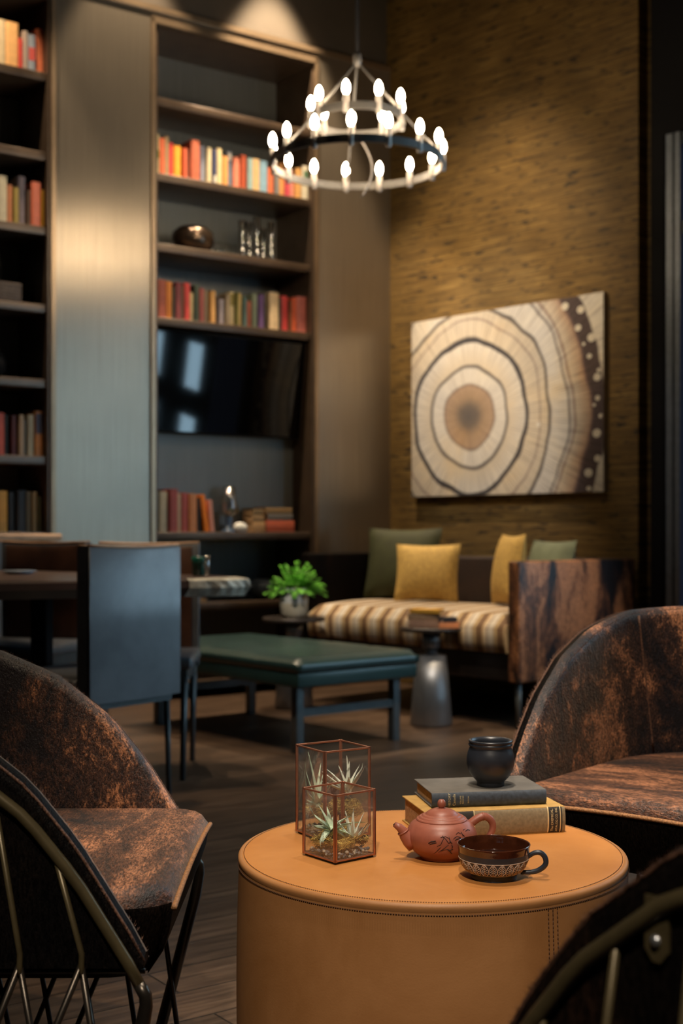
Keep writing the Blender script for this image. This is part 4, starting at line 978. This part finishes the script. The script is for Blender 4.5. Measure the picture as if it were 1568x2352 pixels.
    for i in range(1, K):
        s = -1+2*i/K; ds = 0.07/tot
        x, y, nx, ny = plan(s, off-0.003); sg = 1 if s > 0 else -1
        xu, yu, _, _ = plan(max(-1, min(1, s-sg*0.035/tot*1.0)), off); zu = prof_z(-plan(max(-1, min(1, s-sg*0.035/tot)))[0])-0.045
        MB().tube([(xu, yu, zu), (x, y, 0.39), (x+nx*0.002, y+ny*0.002, 0.374), (x, y, 0.36)], 0.0042, 8).build('spindle', M['brass'], r_)
        s2 = max(-1, min(1, s+sg*0.05/tot)); xa, ya, _, _ = plan(s2, off-0.004)
        s3 = s-sg*0.17/tot; xb, yb, _, _ = plan(s3, off-0.004)
        MB().tube([(x, y, 0.372), (xa*0.93, ya*0.94, 0.008)], 0.0048, 8).build('spindle', M['gunmetal'], r_)
        MB().tube([(x, y, 0.376), (xb*0.93, yb*0.94, 0.008)], 0.0048, 8).build('spindle', M['gunmetal'], r_)
    # screw tabs that hold the shell to the rail
    for s in (-0.72, -0.36, 0.36, 0.72):
        x, y, nx, ny = plan(s, T+0.002); z = prof_z(-plan(s)[0])-0.075
        tx, ty_ = -ny, nx
        tb2 = MB()
        def Q(a, o_, zz): return (x+tx*a+nx*o_, y+ty_*a+ny*o_, z+zz)
        vs = [Q(-0.012, 0, 0.04), Q(0.012, 0, 0.04), Q(0.012, 0, -0.004), Q(0.004, 0, -0.014), Q(-0.004, 0, -0.014), Q(-0.012, 0, -0.004)]
        vs += [Q(-0.012, 0.003, 0.04), Q(0.012, 0.003, 0.04), Q(0.012, 0.003, -0.004), Q(0.004, 0.003, -0.014), Q(-0.004, 0.003, -0.014), Q(-0.012, 0.003, -0.004)]
        tb2.add(vs, [tuple(range(6)), tuple(range(6, 12))]+[(i, (i+1) % 6, 6+(i+1) % 6, 6+i) for i in range(6)])
        t_ = tb2.build('bracket', M['brass'], r_)
        hd = MB(); cpt = Vector(Q(0, 0.004, 0.004)); R = Vector((nx, ny, 0)).to_track_quat('Z', 'Y').to_matrix().to_4x4()
        hd.lathe([(0.0052, 0), (0.005, 0.0015), (0.003, 0.003), (0.0001, 0.0034)], 16, xf=Matrix.Translation(cpt) @ R)
        hd.build('screw', plain('steel_screw', (0.6, 0.62, 0.64), 0.25, 0.9), t_)
    return r_
tub_chair((-0.264, 2.070, 0), math.radians(0.2), 'cowhide tub chair at the left, facing right toward the round ottoman')
tub_chair((0.548, 2.366, 0), math.radians(230.8), 'cowhide tub chair at the right, seat and inner back facing the lens', True)
tub_chair((0.38, 1.48, 0), math.radians(128), 'cowhide tub chair in the bottom right corner, seen from outside')

# ------------------------------------------------------------------ round tan ottoman
OC = Vector((0.15, 2.18, 0)); OR = 0.32; OZ = 0.42
ot = empty('ottoman', OC, 0, 'large round tan leather ottoman used as a coffee table', 'ottoman')
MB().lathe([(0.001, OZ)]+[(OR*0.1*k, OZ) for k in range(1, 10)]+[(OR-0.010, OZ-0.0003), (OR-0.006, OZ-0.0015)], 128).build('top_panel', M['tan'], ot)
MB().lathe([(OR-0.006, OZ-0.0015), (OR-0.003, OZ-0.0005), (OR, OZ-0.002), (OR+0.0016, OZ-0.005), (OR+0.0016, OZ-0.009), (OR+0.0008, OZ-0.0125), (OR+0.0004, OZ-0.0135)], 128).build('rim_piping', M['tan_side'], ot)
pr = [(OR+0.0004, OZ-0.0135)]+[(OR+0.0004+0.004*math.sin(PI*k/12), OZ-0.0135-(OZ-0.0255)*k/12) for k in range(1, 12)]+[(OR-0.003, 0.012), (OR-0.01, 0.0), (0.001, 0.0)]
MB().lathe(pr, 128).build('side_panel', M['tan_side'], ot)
st = MB()
ns = 520
for i in range(ns):
    a = 2*PI*i/ns; a2 = a+2*PI/ns*0.62; R_ = OR+0.0018
    st.tube([(R_*math.cos(a), R_*math.sin(a), OZ-0.0160), (R_*math.cos(a2), R_*math.sin(a2), OZ-0.0160)], 0.0007, 4)
    R_ = OR-0.008
    if i % 1 == 0: st.tube([(R_*math.cos(a), R_*math.sin(a), OZ+0.0002), (R_*math.cos(a2), R_*math.sin(a2), OZ+0.0002)], 0.0005, 4)
asm = math.atan2(-0.95, 0.535)
for da in (-0.008, 0.0, 0.008*1.0):
    rr_ = OR+0.0008
    for k in range(62):
        z = OZ-0.0165-k*0.0062; q_ = 0.0044*math.sin(PI*min(1, (OZ-0.0135-z)/(OZ-0.0255)))
        a = asm+da*3.2*0.5*2
        st.tube([((rr_+q_)*math.cos(a), (rr_+q_)*math.sin(a), z), ((rr_+q_)*math.cos(a), (rr_+q_)*math.sin(a), z-(0.0042 if da else 0.0062))], 0.0007, 4)
st.build('stitching', M['stitch'], ot)

# ------------------------------------------------------------------ terrariums
def terrarium(cx, cy_, S, Ht, rz, label):
    r_ = empty('terrarium', (cx, cy_, OZ), rz, label, 'terrarium', 'copper framed glass terrariums')
    h = S/2; rb = 0.0015
    MB().box((-h+0.002, -h+0.002, 0.0), (h-0.002, h-0.002, 0.0035)).build('base', M['blackbase'], r_)
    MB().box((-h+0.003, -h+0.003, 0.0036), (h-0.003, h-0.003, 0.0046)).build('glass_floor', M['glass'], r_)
    cs = [(-h, -h), (h, -h), (h, h), (-h, h)]; q = MB()
    for i in range(4):
        a, b3 = cs[i], cs[(i+1) % 4]
        for z in (0.0055, Ht-0.002): 
            lo_ = (min(a[0], b3[0])-rb, min(a[1], b3[1])-rb, z-rb); hi_ = (max(a[0], b3[0])+rb, max(a[1], b3[1])+rb, z+rb); q.box(lo_, hi_, bev=0.0008)
        dx, dy = (1 if a[0] < 0 else -1), (1 if a[1] < 0 else -1)
        q.box((a[0]-rb if dx > 0 else a[0]-0.0036, a[1]-rb, 0.0035), (a[0]+0.0036 if dx > 0 else a[0]+rb, a[1]+rb, Ht), bev=0.0007)
        q.box((a[0]-rb, a[1]-rb if dy > 0 else a[1]-0.0036, 0.0035), (a[0]+rb, a[1]+0.0036 if dy > 0 else a[1]+rb, Ht), bev=0.0007)
    q.build('frame', M['copper'], r_)
    for i in range(4):
        a, b3 = cs[i], cs[(i+1) % 4]; t_ = 0.0006
        lo_ = (min(a[0], b3[0])-(t_ if a[0] == b3[0] else -rb), min(a[1], b3[1])-(t_ if a[1] == b3[1] else -rb), 0.007); hi_ = (max(a[0], b3[0])+(t_ if a[0] == b3[0] else -rb), max(a[1], b3[1])+(t_ if a[1] == b3[1] else -rb), Ht-0.004)
        if a[0] == b3[0]: vs = [(a[0], lo_[1], lo_[2]), (a[0], hi_[1], lo_[2]), (a[0], hi_[1], hi_[2]), (a[0], lo_[1], hi_[2])]
        else: vs = [(lo_[0], a[1], lo_[2]), (hi_[0], a[1], lo_[2]), (hi_[0], a[1], hi_[2]), (lo_[0], a[1], hi_[2])]
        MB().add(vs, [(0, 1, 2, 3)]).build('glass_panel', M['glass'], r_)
    return r_
def moss(cx, cy_, S, rz, z0, hts, seed, label):
    random.seed(seed); q = MB(); h = S/2-0.006
    def hf(x, y): return hts*(0.55+0.6*noise.noise(Vector((x*28+seed, y*28, 0)))+0.25)
    g = [[(x, y, z0+max(0.002, hf(x, y)*0.8)) for y in [-h+2*h*j/14 for j in range(15)]] for x in [-h+2*h*i/14 for i in range(15)]]
    q.grid(g, 1)
    for k in range(1500):
        x, y = random.uniform(-h, h), random.uniform(-h, h); z = z0+max(0.002, hf(x, y)*0.8)+random.uniform(-0.003, 0.003)
        a = random.uniform(0, 2*PI); r_ = random.uniform(0.002, 0.007); c = Vector((x, y, z)); pts = []
        tilt = Vector((random.uniform(-.6, .6), random.uniform(-.6, .6), 1)).normalized(); u = tilt.orthogonal().normalized(); v_ = tilt.cross(u)
        sp = random.uniform(1.5, 4.5)
        for i in range(6):
            t = a+sp*i/5; p = c+(u*math.cos(t)+v_*math.sin(t))*r_+tilt*0.001*i
            pts.append((max(-h-0.001, min(h+0.001, p.x)), max(-h-0.001, min(h+0.001, p.y)), max(z0, p.z)))
        q.tube(pts, 0.0005, 3, random.choice((0, 0, 1)), cap=False)
    o = q.build('moss', [M['moss'], M['moss2']], loc=(cx, cy_, OZ), rotz=rz, fixn=False)
    tag(o, label, 'moss', None, 'stuff'); return o
def pebbles(cx, cy_, S, rz, z0, seed, label):
    random.seed(seed); q = MB(); h = S/2-0.0065
    for k in range(230):
        e = random.random()
        if e < 0.75:
            sd = random.randrange(4); t = random.uniform(-h, h); o_ = h-random.uniform(0, 0.012); x, y = ((t, -o_), (t, o_), (-o_, t), (o_, t))[sd]
        else: x, y = random.uniform(-h, h), random.uniform(-h, h)
        r_ = random.uniform(0.0016, 0.0036); z = z0+r_+random.uniform(0, 0.007)
        bm = bmesh.new(); bmesh.ops.create_icosphere(bm, subdivisions=1, radius=1)
        sx_, sy_, sz_ = r_*random.uniform(.7, 1.3), r_*random.uniform(.7, 1.3), r_*random.uniform(.6, 1)
        rt_ = Matrix.Rotation(random.uniform(0, 3), 4, 'Z')
        q.add([tuple(Vector((x, y, z))+rt_ @ Vector((v.co.x*sx_, v.co.y*sy_, v.co.z*sz_))) for v in bm.verts], [[v.index for v in f.verts] for f in bm.faces], random.choice((0, 0, 1)), True); bm.free()
    o = q.build('pebbles', [M['pebble'], M['pebble2']], loc=(cx, cy_, OZ), rotz=rz)
    tag(o, label, 'pebbles', None, 'stuff'); return o
def airplant(loc, leaves, label, mat, wd=0.0036, cage=None):
    q = MB()
    for (az, el, L, bend, *m_) in leaves:
        a = math.radians(az); e = math.radians(el)
        leafblade(q, (0, 0, 0), (math.cos(a)*math.cos(e), math.sin(a)*math.cos(e), math.sin(e)), L, wd, bend, 0, 12, 0.55, 0.3)
    q.lathe([(0.0005, -0.006), (0.004, -0.003), (0.0055, 0.002), (0.003, 0.007), (0.0005, 0.009)], 10)
    cx_, cy_, S_, rz_ = cage; lim = S_/2-0.004; cr_, sr_ = math.cos(rz_), math.sin(rz_); nv = []
    for (x, y, z) in q.v:      # leaves press against the glass instead of passing through it
        X_, Y_ = x+loc[0]-cx_, y+loc[1]-cy_; u, w_ = X_*cr_+Y_*sr_, -X_*sr_+Y_*cr_
        u = max(-lim, min(lim, u)); w_ = max(-lim, min(lim, w_))
        nv.append((u*cr_-w_*sr_+cx_-loc[0], u*sr_+w_*cr_+cy_-loc[1], max(z, OZ+0.005-loc[2])))
    q.v = nv
    o = q.build('air_plant', mat, loc=loc, fixn=False); tag(o, label, 'plant', 'air plants in the terrariums'); return o
SX, SY, SS, SR = -0.004, 2.136, 0.083, math.radians(39)
BX, BY, BS, BR = -0.015, 2.287, 0.093, math.radians(33)
terrarium(SX, SY, SS, 0.112, SR, 'smaller copper framed glass terrarium in front on the ottoman')
terrarium(BX, BY, BS, 0.157, BR, 'taller copper framed glass terrarium behind the smaller one')
pebbles(SX, SY, SS, SR, 0.0047, 3, 'grey and white pebbles in the smaller front terrarium'); pebbles(BX, BY, BS, BR, 0.0047, 4, 'grey pebbles in the taller rear terrarium')
moss(SX, SY, SS-0.004, SR, 0.010, 0.028, 5, 'amber moss bed in the smaller front terrarium'); moss(BX, BY, BS-0.004, BR, 0.010, 0.050, 9, 'mound of brown moss in the taller rear terrarium')
airplant((SX-0.013, SY-0.010, OZ+0.043), [(178, 42, .060, (.05, 0, -.1)), (165, 66, .046, (-.05, 0, -.1)), (184, 12, .046, (.1, 0, .1)), (150, 20, .032, (0, 0, -.3)), (10, 30, .060, (0.3, 0, -.5)), (20, 50, .045, (.2, 0, -.6)), (215, -10, .036, (.1, 0, -1.3)), (235, 5, .030, (-.1, 0, -1.5)), (60, 60, .04, (0, 0, .1)), (340, 10, .04, (0, 0, -.6)), (270, 40, .025, (0, 0, -.8)), (120, 70, .04, (0, 0, 0))], 'spiky grey-green air plant at left inside the smaller terrarium', M['leaf'], 0.0085, (SX, SY, SS, SR))
airplant((SX+0.022, SY-0.012, OZ+0.022), [(185, 62, .056, (-.3, 0, .1)), (150, 75, .055, (0, 0, .1)), (80, 82, .058, (0, 0, 0)), (30, 70, .055, (.1, 0, 0)), (10, 55, .045, (.2, 0, .2)), (350, 50, .05, (.3, 0, -.1)), (200, 45, .042, (-.4, 0, .1)), (260, 70, .045, (.1, 0, 0)), (120, 60, .045, (0, 0, 0)), (300, 60, .04, (.2, 0, 0)), (170, 35, .04, (-.2, 0, .5))], 'pale air plant with upright leaves at right inside the smaller terrarium', M['leaf2'], 0.0074, (SX, SY, SS, SR))
airplant((BX+0.026, BY-0.008, OZ+0.075), [(190, 40, .060, (-.1, 0, .1)), (175, 55, .055, (-.3, 0, 0)), (160, 70, .05, (0, 0, 0)), (90, 80, .055, (.1, 0, 0)), (40, 66, .055, (.2, 0, 0)), (20, 60, .062, (.2, 0, .1)), (5, 48, .055, (0, 0, .5)), (200, 25, .045, (-.2, 0, .2)), (340, 55, .045, (0, 0, .3)), (185, 20, .05, (0, 0, 0.2)), (60, 75, .065, (-.3, 0, 0)), (275, 60, .04, (0, 0, -.3))], 'pale spiky air plant high at right inside the taller terrarium', M['leaf2'], 0.0076, (BX, BY, BS, BR))
airplant((BX-0.027, BY-0.006, OZ+0.052), [(178, 64, .080, (.1, 0, .5)), (150, 82, .095, (-.1, 0, 0)), (190, 45, .075, (-.2, 0, .9)), (95, 70, .075, (.2, 0, 0)), (30, 62, .06, (.2, 0, 0)), (10, 60, .055, (0, 0, .1)), (182, 15, .045, (0, 0, .6)), (340, 55, .055, (.1, 0, .2)), (260, 60, .045, (0, 0, -.2)), (60, 70, .06, (0, 0, 0)), (185, 2, .04, (0, 0, .2))], 'tall thin air plant at left inside the taller terrarium', M['leaf'], 0.0062, (BX, BY, BS, BR))
tw_ = MB(); 
for pts in ([(0.0, 0.0, 0.04), (0.004, 0.003, 0.06), (-0.002, 0.008, 0.085), (-0.014, 0.005, 0.098), (-0.018, 0.002, 0.115)], [(0.0, 0.006, 0.075), (0.012, 0.004, 0.09), (0.016, 0.006, 0.11)]):
    tw_.tube(pts, [0.004, 0.0045, 0.004, 0.003, 0.0015][:len(pts)], 8)
tag(tw_.build('twig', plain('bark', (0.09, 0.06, 0.035), 0.9, var=0.5, scale=150), loc=(BX, BY, OZ)), 'gnarled brown twig inside the taller terrarium', 'twig')
random.seed(21)

# ------------------------------------------------------------------ old books, jar, teapot, cup
def old_book(loc, rz, L, D, T, covm, spinem, label):
    r_ = empty('book', loc, rz, label, 'book', 'old books stacked on the ottoman')
    c = 0.0026; q = MB()
    q.box((0, 0.003, 0), (L, D, c), bev=0.0008); q.box((0, 0.003, T-c), (L, D, T), bev=0.0008); q.build('cover_boards', covm, r_)
    g = []
    for i in range(2):
        x = i*L; rw = []
        for k in range(13):
            a = PI*k/12; rw.append((x, 0.005-0.0065*math.sin(a), T/2-(T/2)*math.cos(a)))
        g.append(rw)
    q = MB(); q.grid(g)
    g2 = [[(p[0], p[1]+0.003 if 0 < k < 12 else p[1]+0.002, p[2]*0.9+T*0.05) for k, p in enumerate(rw)] for rw in g]
    q.grid(g2)
    for i in (0, 1): q.grid([[a, b3] for a, b3 in zip(g[i], g2[i])])
    q.build('spine', spinem, r_)
    # page block with concave fore ends
    pb = MB(); pb.box((0.0045, 0.006, c), (L-0.0045, D-0.006, T-c)); 
    for k in range(int(T/0.0022)):
        z = c+0.001+k*0.0022
        if z < T-c-0.001: pb.box((0.0040, 0.008, z), (L-0.0040, D-0.0055, z+0.0007))
    pb.build('page_block', M['page'], r_)
    return r_
ang2 = math.radians(13)
bo = old_book((0.146, 2.247, OZ), ang2, 0.255, 0.155, 0.046, M['ochrecloth'], M['olivecloth'], 'thick olive and ochre old book lying under the blue-black one')
def spine_patch(parent, name, x0, x1, T, mat, z0=0.04, z1=0.96, off=0.0004):
    g = [[(x, 0.005-(0.0065+off)*math.sin(PI*(z0+(z1-z0)*k/12)), T/2-(T/2+off)*math.cos(PI*(z0+(z1-z0)*k/12))) for k in range(13)] for x in (x0, x1)]
    return MB().grid(g).build(name, mat, parent)
spine_patch(bo, 'spine_label', 0.224, 0.249, 0.046, M['labelblk'])
spine_patch(bo, 'gilt_band', 0.2215, 0.2238, 0.046, M['gilt2'], off=0.0006); spine_patch(bo, 'gilt_band', 0.2445, 0.2462, 0.046, M['gilt2'], off=0.0008)
spine_patch(bo, 'gilt_band', 0.086, 0.0875, 0.046, M['gilt2'], off=0.0006); spine_patch(bo, 'spine_label', 0.055, 0.085, 0.046, M['labelblk'])
def spine_text(parent, body, x, T, size, mat, name='lettering', zc=None):
    # letters read upward on the lying book: baseline runs up the thickness
    mtx = Matrix.Translation((x, -0.0022, zc or T/2)) @ Matrix.Rotation(PI/2, 4, 'X') @ Matrix.Rotation(PI/2, 4, 'Z')
    o = text_part(name, body, size, mat, parent, mtx)
    for v in o.data.vertices:   # wrap on the rounded spine
        a = math.acos(max(-1, min(1, (T/2-v.co.z)/(T/2)))); v.co.y = 0.005-(0.0065+0.0007)*math.sin(a)-(v.co.y+0.0022)*0.2
    return o
spine_text(bo, 'The CHEMICAL', 0.2300, 0.046, 0.0058, M['gilt2']); spine_text(bo, 'CATALOG CO. INC.', 0.2382, 0.046, 0.0052, M['gilt2'])
bk = old_book((0.158, 2.284, OZ+0.0468), math.radians(10.0), 0.209, 0.135, 0.0262, M['greycloth'], M['bluecloth'], 'grey and navy old book lying on top, under the black jar')
spine_text(bk, 'HISTORY', 0.0315, 0.0262, 0.0058, M['gilt'], zc=0.0131); spine_text(bk, 'Canada', 0.0400, 0.0262, 0.0068, M['gilt'])
spine_text(bk, 'VOLUME', 0.0515, 0.0262, 0.0038, M['gilt']); spine_text(bk, 'SECOND', 0.0558, 0.0262, 0.0036, M['gilt']); spine_text(bk, 'EDITION', 0.0655, 0.0262, 0.0032, M['gilt'])
# black jar
r = 0.0432
jr = MB().lathe([(0.001, 0.003), (0.020, 0.003), (0.0225, 0.0), (0.0245, 0.001), (0.0243, 0.006), (0.0255, 0.009), (0.033, 0.0165), (0.0395, 0.027), (0.0430, 0.040), (0.0428, 0.052), (0.0402, 0.062), (0.0378, 0.068), (0.0372, 0.0705), (0.0392, 0.073), (0.0398, 0.0745), (0.0380, 0.0762),
                 (0.0378, 0.0775), (0.0396, 0.0795), (0.0392, 0.0820), (0.0375, 0.0828), (0.0340, 0.0815), (0.0318, 0.0775), (0.033, 0.070), (0.037, 0.055), (0.036, 0.035), (0.025, 0.014), (0.001, 0.008)], 72)
tag(jr.build('jar', M['jar'], loc=(0.2685, 2.355, OZ+0.0468+0.0264)), 'small black stoneware jar standing on the stacked old books', 'jar')
# teapot
TPX, TPY = 0.163, 2.128
tp = empty('teapot', (TPX, TPY, OZ), 0, 'small red clay teapot with engraved bamboo on the ottoman', 'teapot')
body = [(0.001, 0.004), (0.030, 0.004), (0.032, 0.0), (0.0345, 0.0), (0.036, 0.004), (0.045, 0.011), (0.0535, 0.022), (0.0572, 0.034), (0.0560, 0.045), (0.0500, 0.0555), (0.0420, 0.0612), (0.0385, 0.0628)]
def rad_at(z):
    pr_ = body[5:]
    for (r0_, z0_), (r1_, z1_) in zip(pr_, pr_[1:]):
        if z0_ <= z <= z1_: return r0_+(r1_-r0_)*(z-z0_)/(z1_-z0_)
    return body[5][0]
def smooth_prof(p, n=5):
    out = []
    for i in range(len(p)-1):
        p0 = p[max(0, i-1)]; p1 = p[i]; p2 = p[i+1]; p3 = p[min(len(p)-1, i+2)]
        for k in range(n):
            t = k/n; out.append(tuple(0.5*((2*p1[j])+(-p0[j]+p2[j])*t+(2*p0[j]-5*p1[j]+4*p2[j]-p3[j])*t*t+(-p0[j]+3*p1[j]-3*p2[j]+p3[j])*t**3) for j in (0, 1)))
    out.append(p[-1]); return out
bs_ = smooth_prof(body)
q = MB().lathe(bs_, 80)
def on_body(az, z, off=0.0004):
    # radius on the smooth profile
    best = min(bs_[20:], key=lambda p_: abs(p_[1]-z)); rr_ = best[0]+off
    return (rr_*math.cos(az), rr_*math.sin(az), z)
def stroke(mb, pts, r_, mi):   # pts: (px offset from pot centre, z) seen from the front
    out = []
    for u, z in pts:
        R_ = min(bs_[20:], key=lambda p_: abs(p_[1]-z))[0]; az = -PI/2+math.asin(max(-.99, min(.99, u/R_))); out.append(on_body(az, z))
    n = len(out); rs = [r_*(0.35+0.9*math.sin(PI*(i+0.4)/(n+0.0))) if n > 2 else r_ for i in range(n)]
    mb.tube(out, rs, 5, mi)
def zp(x, y):   # zoom pixels of the teapot crop -> metres on the pot
    px_, py_ = 890+x/3.647, 1680+y/3.647
    return ((px_-1015)*2.07/F, max(0.012, min(0.058, (H-OZ)-(py_-HY)*2.075/F)))
ST = [([(325, 940), (350, 922), (385, 915)], 1.1), ([(335, 948), (362, 935), (390, 928)], .9), ([(395, 960), (425, 945), (440, 910), (462, 875), (500, 895)], .45), ([(370, 1030), (395, 1005), (410, 985), (430, 965)], .4), ([(425, 885), (445, 880), (455, 892)], .8),
      ([(440, 870), (470, 900), (490, 930), (512, 925)], .6), ([(495, 880), (505, 920), (520, 935)], .8), ([(555, 865), (575, 852), (595, 862)], .45), ([(560, 880), (590, 890), (600, 905)], .7), ([(600, 850), (612, 872), (628, 885)], .8), ([(545, 910), (565, 900), (590, 898)], .9), ([(640, 850), (660, 846), (680, 853)], .8),
      ([(480, 985), (500, 1000), (522, 1030)], .9), ([(505, 1000), (520, 985), (530, 990)], .6), ([(430, 1000), (460, 990), (490, 985)], .4), ([(380, 1040), (420, 1005), (455, 975), (490, 945)], .35), ([(515, 945), (525, 960), (520, 975)], .6), ([(530, 900), (550, 885), (570, 880)], .35), ([(620, 840), (640, 835)], .4)]
for pts, w_ in ST: stroke(q, [zp(*p_) for p_ in pts], 0.0007*w_+0.00015, 1)
q.build('body', [M['clay'], M['ink']], tp)
lid = [(0.041, 0.0605), (0.0415, 0.0625), (0.0402, 0.0645), (0.0385, 0.0648), (0.0380, 0.0640), (0.0374, 0.0665), (0.0352, 0.0680), (0.0335, 0.0680), (0.0328, 0.0672), (0.0320, 0.0695), (0.0295, 0.0708), (0.0276, 0.0706), (0.0268, 0.0700), (0.0260, 0.0720), (0.022, 0.0755), (0.014, 0.0790), (0.006, 0.0802), (0.0048, 0.0812), (0.001, 0.0812)]
ld = MB().lathe(lid, 72).build('lid', M['clay'], tp)
MB().lathe([(0.001, 0.0800), (0.0040, 0.0805), (0.0062, 0.0835), (0.0070, 0.0875), (0.0062, 0.0915), (0.0040, 0.0940), (0.0005, 0.0948)], 32).build('lid_knob', M['clay'], ld)
sp = [(-0.046, -0.010, 0.026), (-0.054, -0.012, 0.032), (-0.0605, -0.014, 0.040), (-0.0645, -0.0145, 0.0475), (-0.070, -0.0155, 0.0530), (-0.0775, -0.016, 0.0575)]
q = MB(); q.tube(sp, [0.0150, 0.0125, 0.0098, 0.0075, 0.0062, 0.0042], 20)
q.tube([(-0.0628, -0.0142, 0.0440), (-0.0638, -0.0143, 0.0458)], 0.0096, 20); q.tube([sp[-1], (-0.0780, -0.016, 0.0580)], 0.0024, 12, 1); q.build('spout', [M['clay'], M['ink']], tp)
hp = [(0.046, 0.006, 0.052), (0.058, 0.007, 0.061), (0.070, 0.008, 0.065), (0.080, 0.009, 0.060), (0.0845, 0.0095, 0.050), (0.082, 0.009, 0.038), (0.072, 0.008, 0.026), (0.054, 0.006, 0.018)]
def smooth3(p, n=4):
    out = []
    for i in range(len(p)-1):
        P0, P1_, P2, P3 = [Vector(p[max(0, min(len(p)-1, i+k))]) for k in (-1, 0, 1, 2)]
        for k in range(n):
            t = k/n; out.append(0.5*((2*P1_)+(-P0+P2)*t+(2*P0-5*P1_+4*P2-P3)*t*t+(-P0+3*P1_-3*P2+P3)*t**3))
    out.append(Vector(p[-1])); return out
hs = smooth3(hp); q = MB(); q.tube(hs, [0.0070-0.0022*i/(len(hs)-1) for i in range(len(hs))], 16); q.tube([hs[7], hs[8]], 0.0069, 16); q.build('handle', M['clay'], tp)
# cup
CXp, CYp = 0.2335, 2.005
cp_ = empty('teacup', (CXp, CYp, OZ), 0, 'wide dark teacup carved with pale leaves, full of tea', 'cup')
cprof = smooth_prof([(0.001, 0.003), (0.030, 0.003), (0.0325, 0.0), (0.0350, 0.0005), (0.0350, 0.0035), (0.0365, 0.007), (0.0430, 0.0125), (0.0492, 0.021), (0.0530, 0.031), (0.0542, 0.038), (0.0552, 0.046), (0.0560, 0.0515), (0.0552, 0.0525), (0.0540, 0.0515), (0.0525, 0.040), (0.0500, 0.028), (0.042, 0.016), (0.025, 0.010), (0.001, 0.009)], 5)
def cr_at(z):
    pr_ = [p_ for p_ in cprof[20:60]]; return min(pr_, key=lambda p_: abs(p_[1]-z))[0]
mis = []
outer_i = max(range(len(cprof)), key=lambda i: cprof[i][1])
for i in range(len(cprof)-1):
    z = (cprof[i][1]+cprof[i+1][1])/2
    if i >= outer_i: mis.append(1)
    elif z > 0.0415: mis.append(1)
    elif 0.0125 < z < 0.031: mis.append(0)
    else: mis.append(0)
q = MB().lathe(cprof, 96, mis=mis)
def onc(a, z, off=0.0003): R_ = cr_at(z)+off; return (R_*math.cos(a), R_*math.sin(a), z)
zl, zh = 0.0118, 0.0318
for z in (zl, zh): q.tube([onc(2*PI*k/96, z, 0.0002) for k in range(96)], 0.00055, 5, 2, closed=True)
NL = 24
for i in range(NL):
    a0 = 2*PI*(i+0.5)/NL; hw_ = PI/NL*0.98
    for sg in (1, -1):
        q.tube([onc(a0+sg*hw_*(math.sin(PI*min(1, u**0.75))**0.8), zl+(zh-zl)*u, 0.0002) for u in [k/12 for k in range(13)]], 0.00048, 4, 2)
    rows_ = []
    for k in range(11):
        u = k/10; ww = hw_*0.92*(math.sin(PI*u**0.75)**0.8); rows_.append([onc(a0-ww, zl+(zh-zl)*u, 0.00012), onc(a0, zl+(zh-zl)*u, 0.00014), onc(a0+ww, zl+(zh-zl)*u, 0.00012)])
    q.grid(rows_, 3)
    q.tube([onc(a0, zl+(zh-zl)*u, 0.0003) for u in (0.02, .25, .5, .75, .98)], 0.00042, 4, 2)
    for k in range(5):
        u = 0.12+0.15*k; ww = hw_*0.80*(math.sin(PI*min(.99, (u+.12))**0.75)**0.8)
        for sg in (1, -1): q.tube([onc(a0, zl+(zh-zl)*u, 0.0003), onc(a0+sg*ww*.9, zl+(zh-zl)*min(.95, u+0.15), 0.0003)], 0.00034, 4, 2)
q.build('bowl', [M['navyclay'], M['glaze'], M['cream'], M['carved']], cp_)
MB().lathe([(0.0525, 0.0412), (0.030, 0.0410), (0.0005, 0.0410)], 64).build('tea', M['tea'], cp_)['label'] = 'dark brown tea'
hp = [(0.0505, -0.012, 0.034), (0.060, -0.013, 0.0405), (0.070, -0.0145, 0.041), (0.0765, -0.0155, 0.034), (0.0770, -0.016, 0.024), (0.068, -0.015, 0.0155), (0.056, -0.013, 0.0115), (0.040, -0.010, 0.0105)]
hs = smooth3(hp); MB().tube(hs, [0.0032+0.0010*math.sin(PI*i/(len(hs)-1)) for i in range(len(hs))], 14).build('handle', M['navyclay'], cp_)
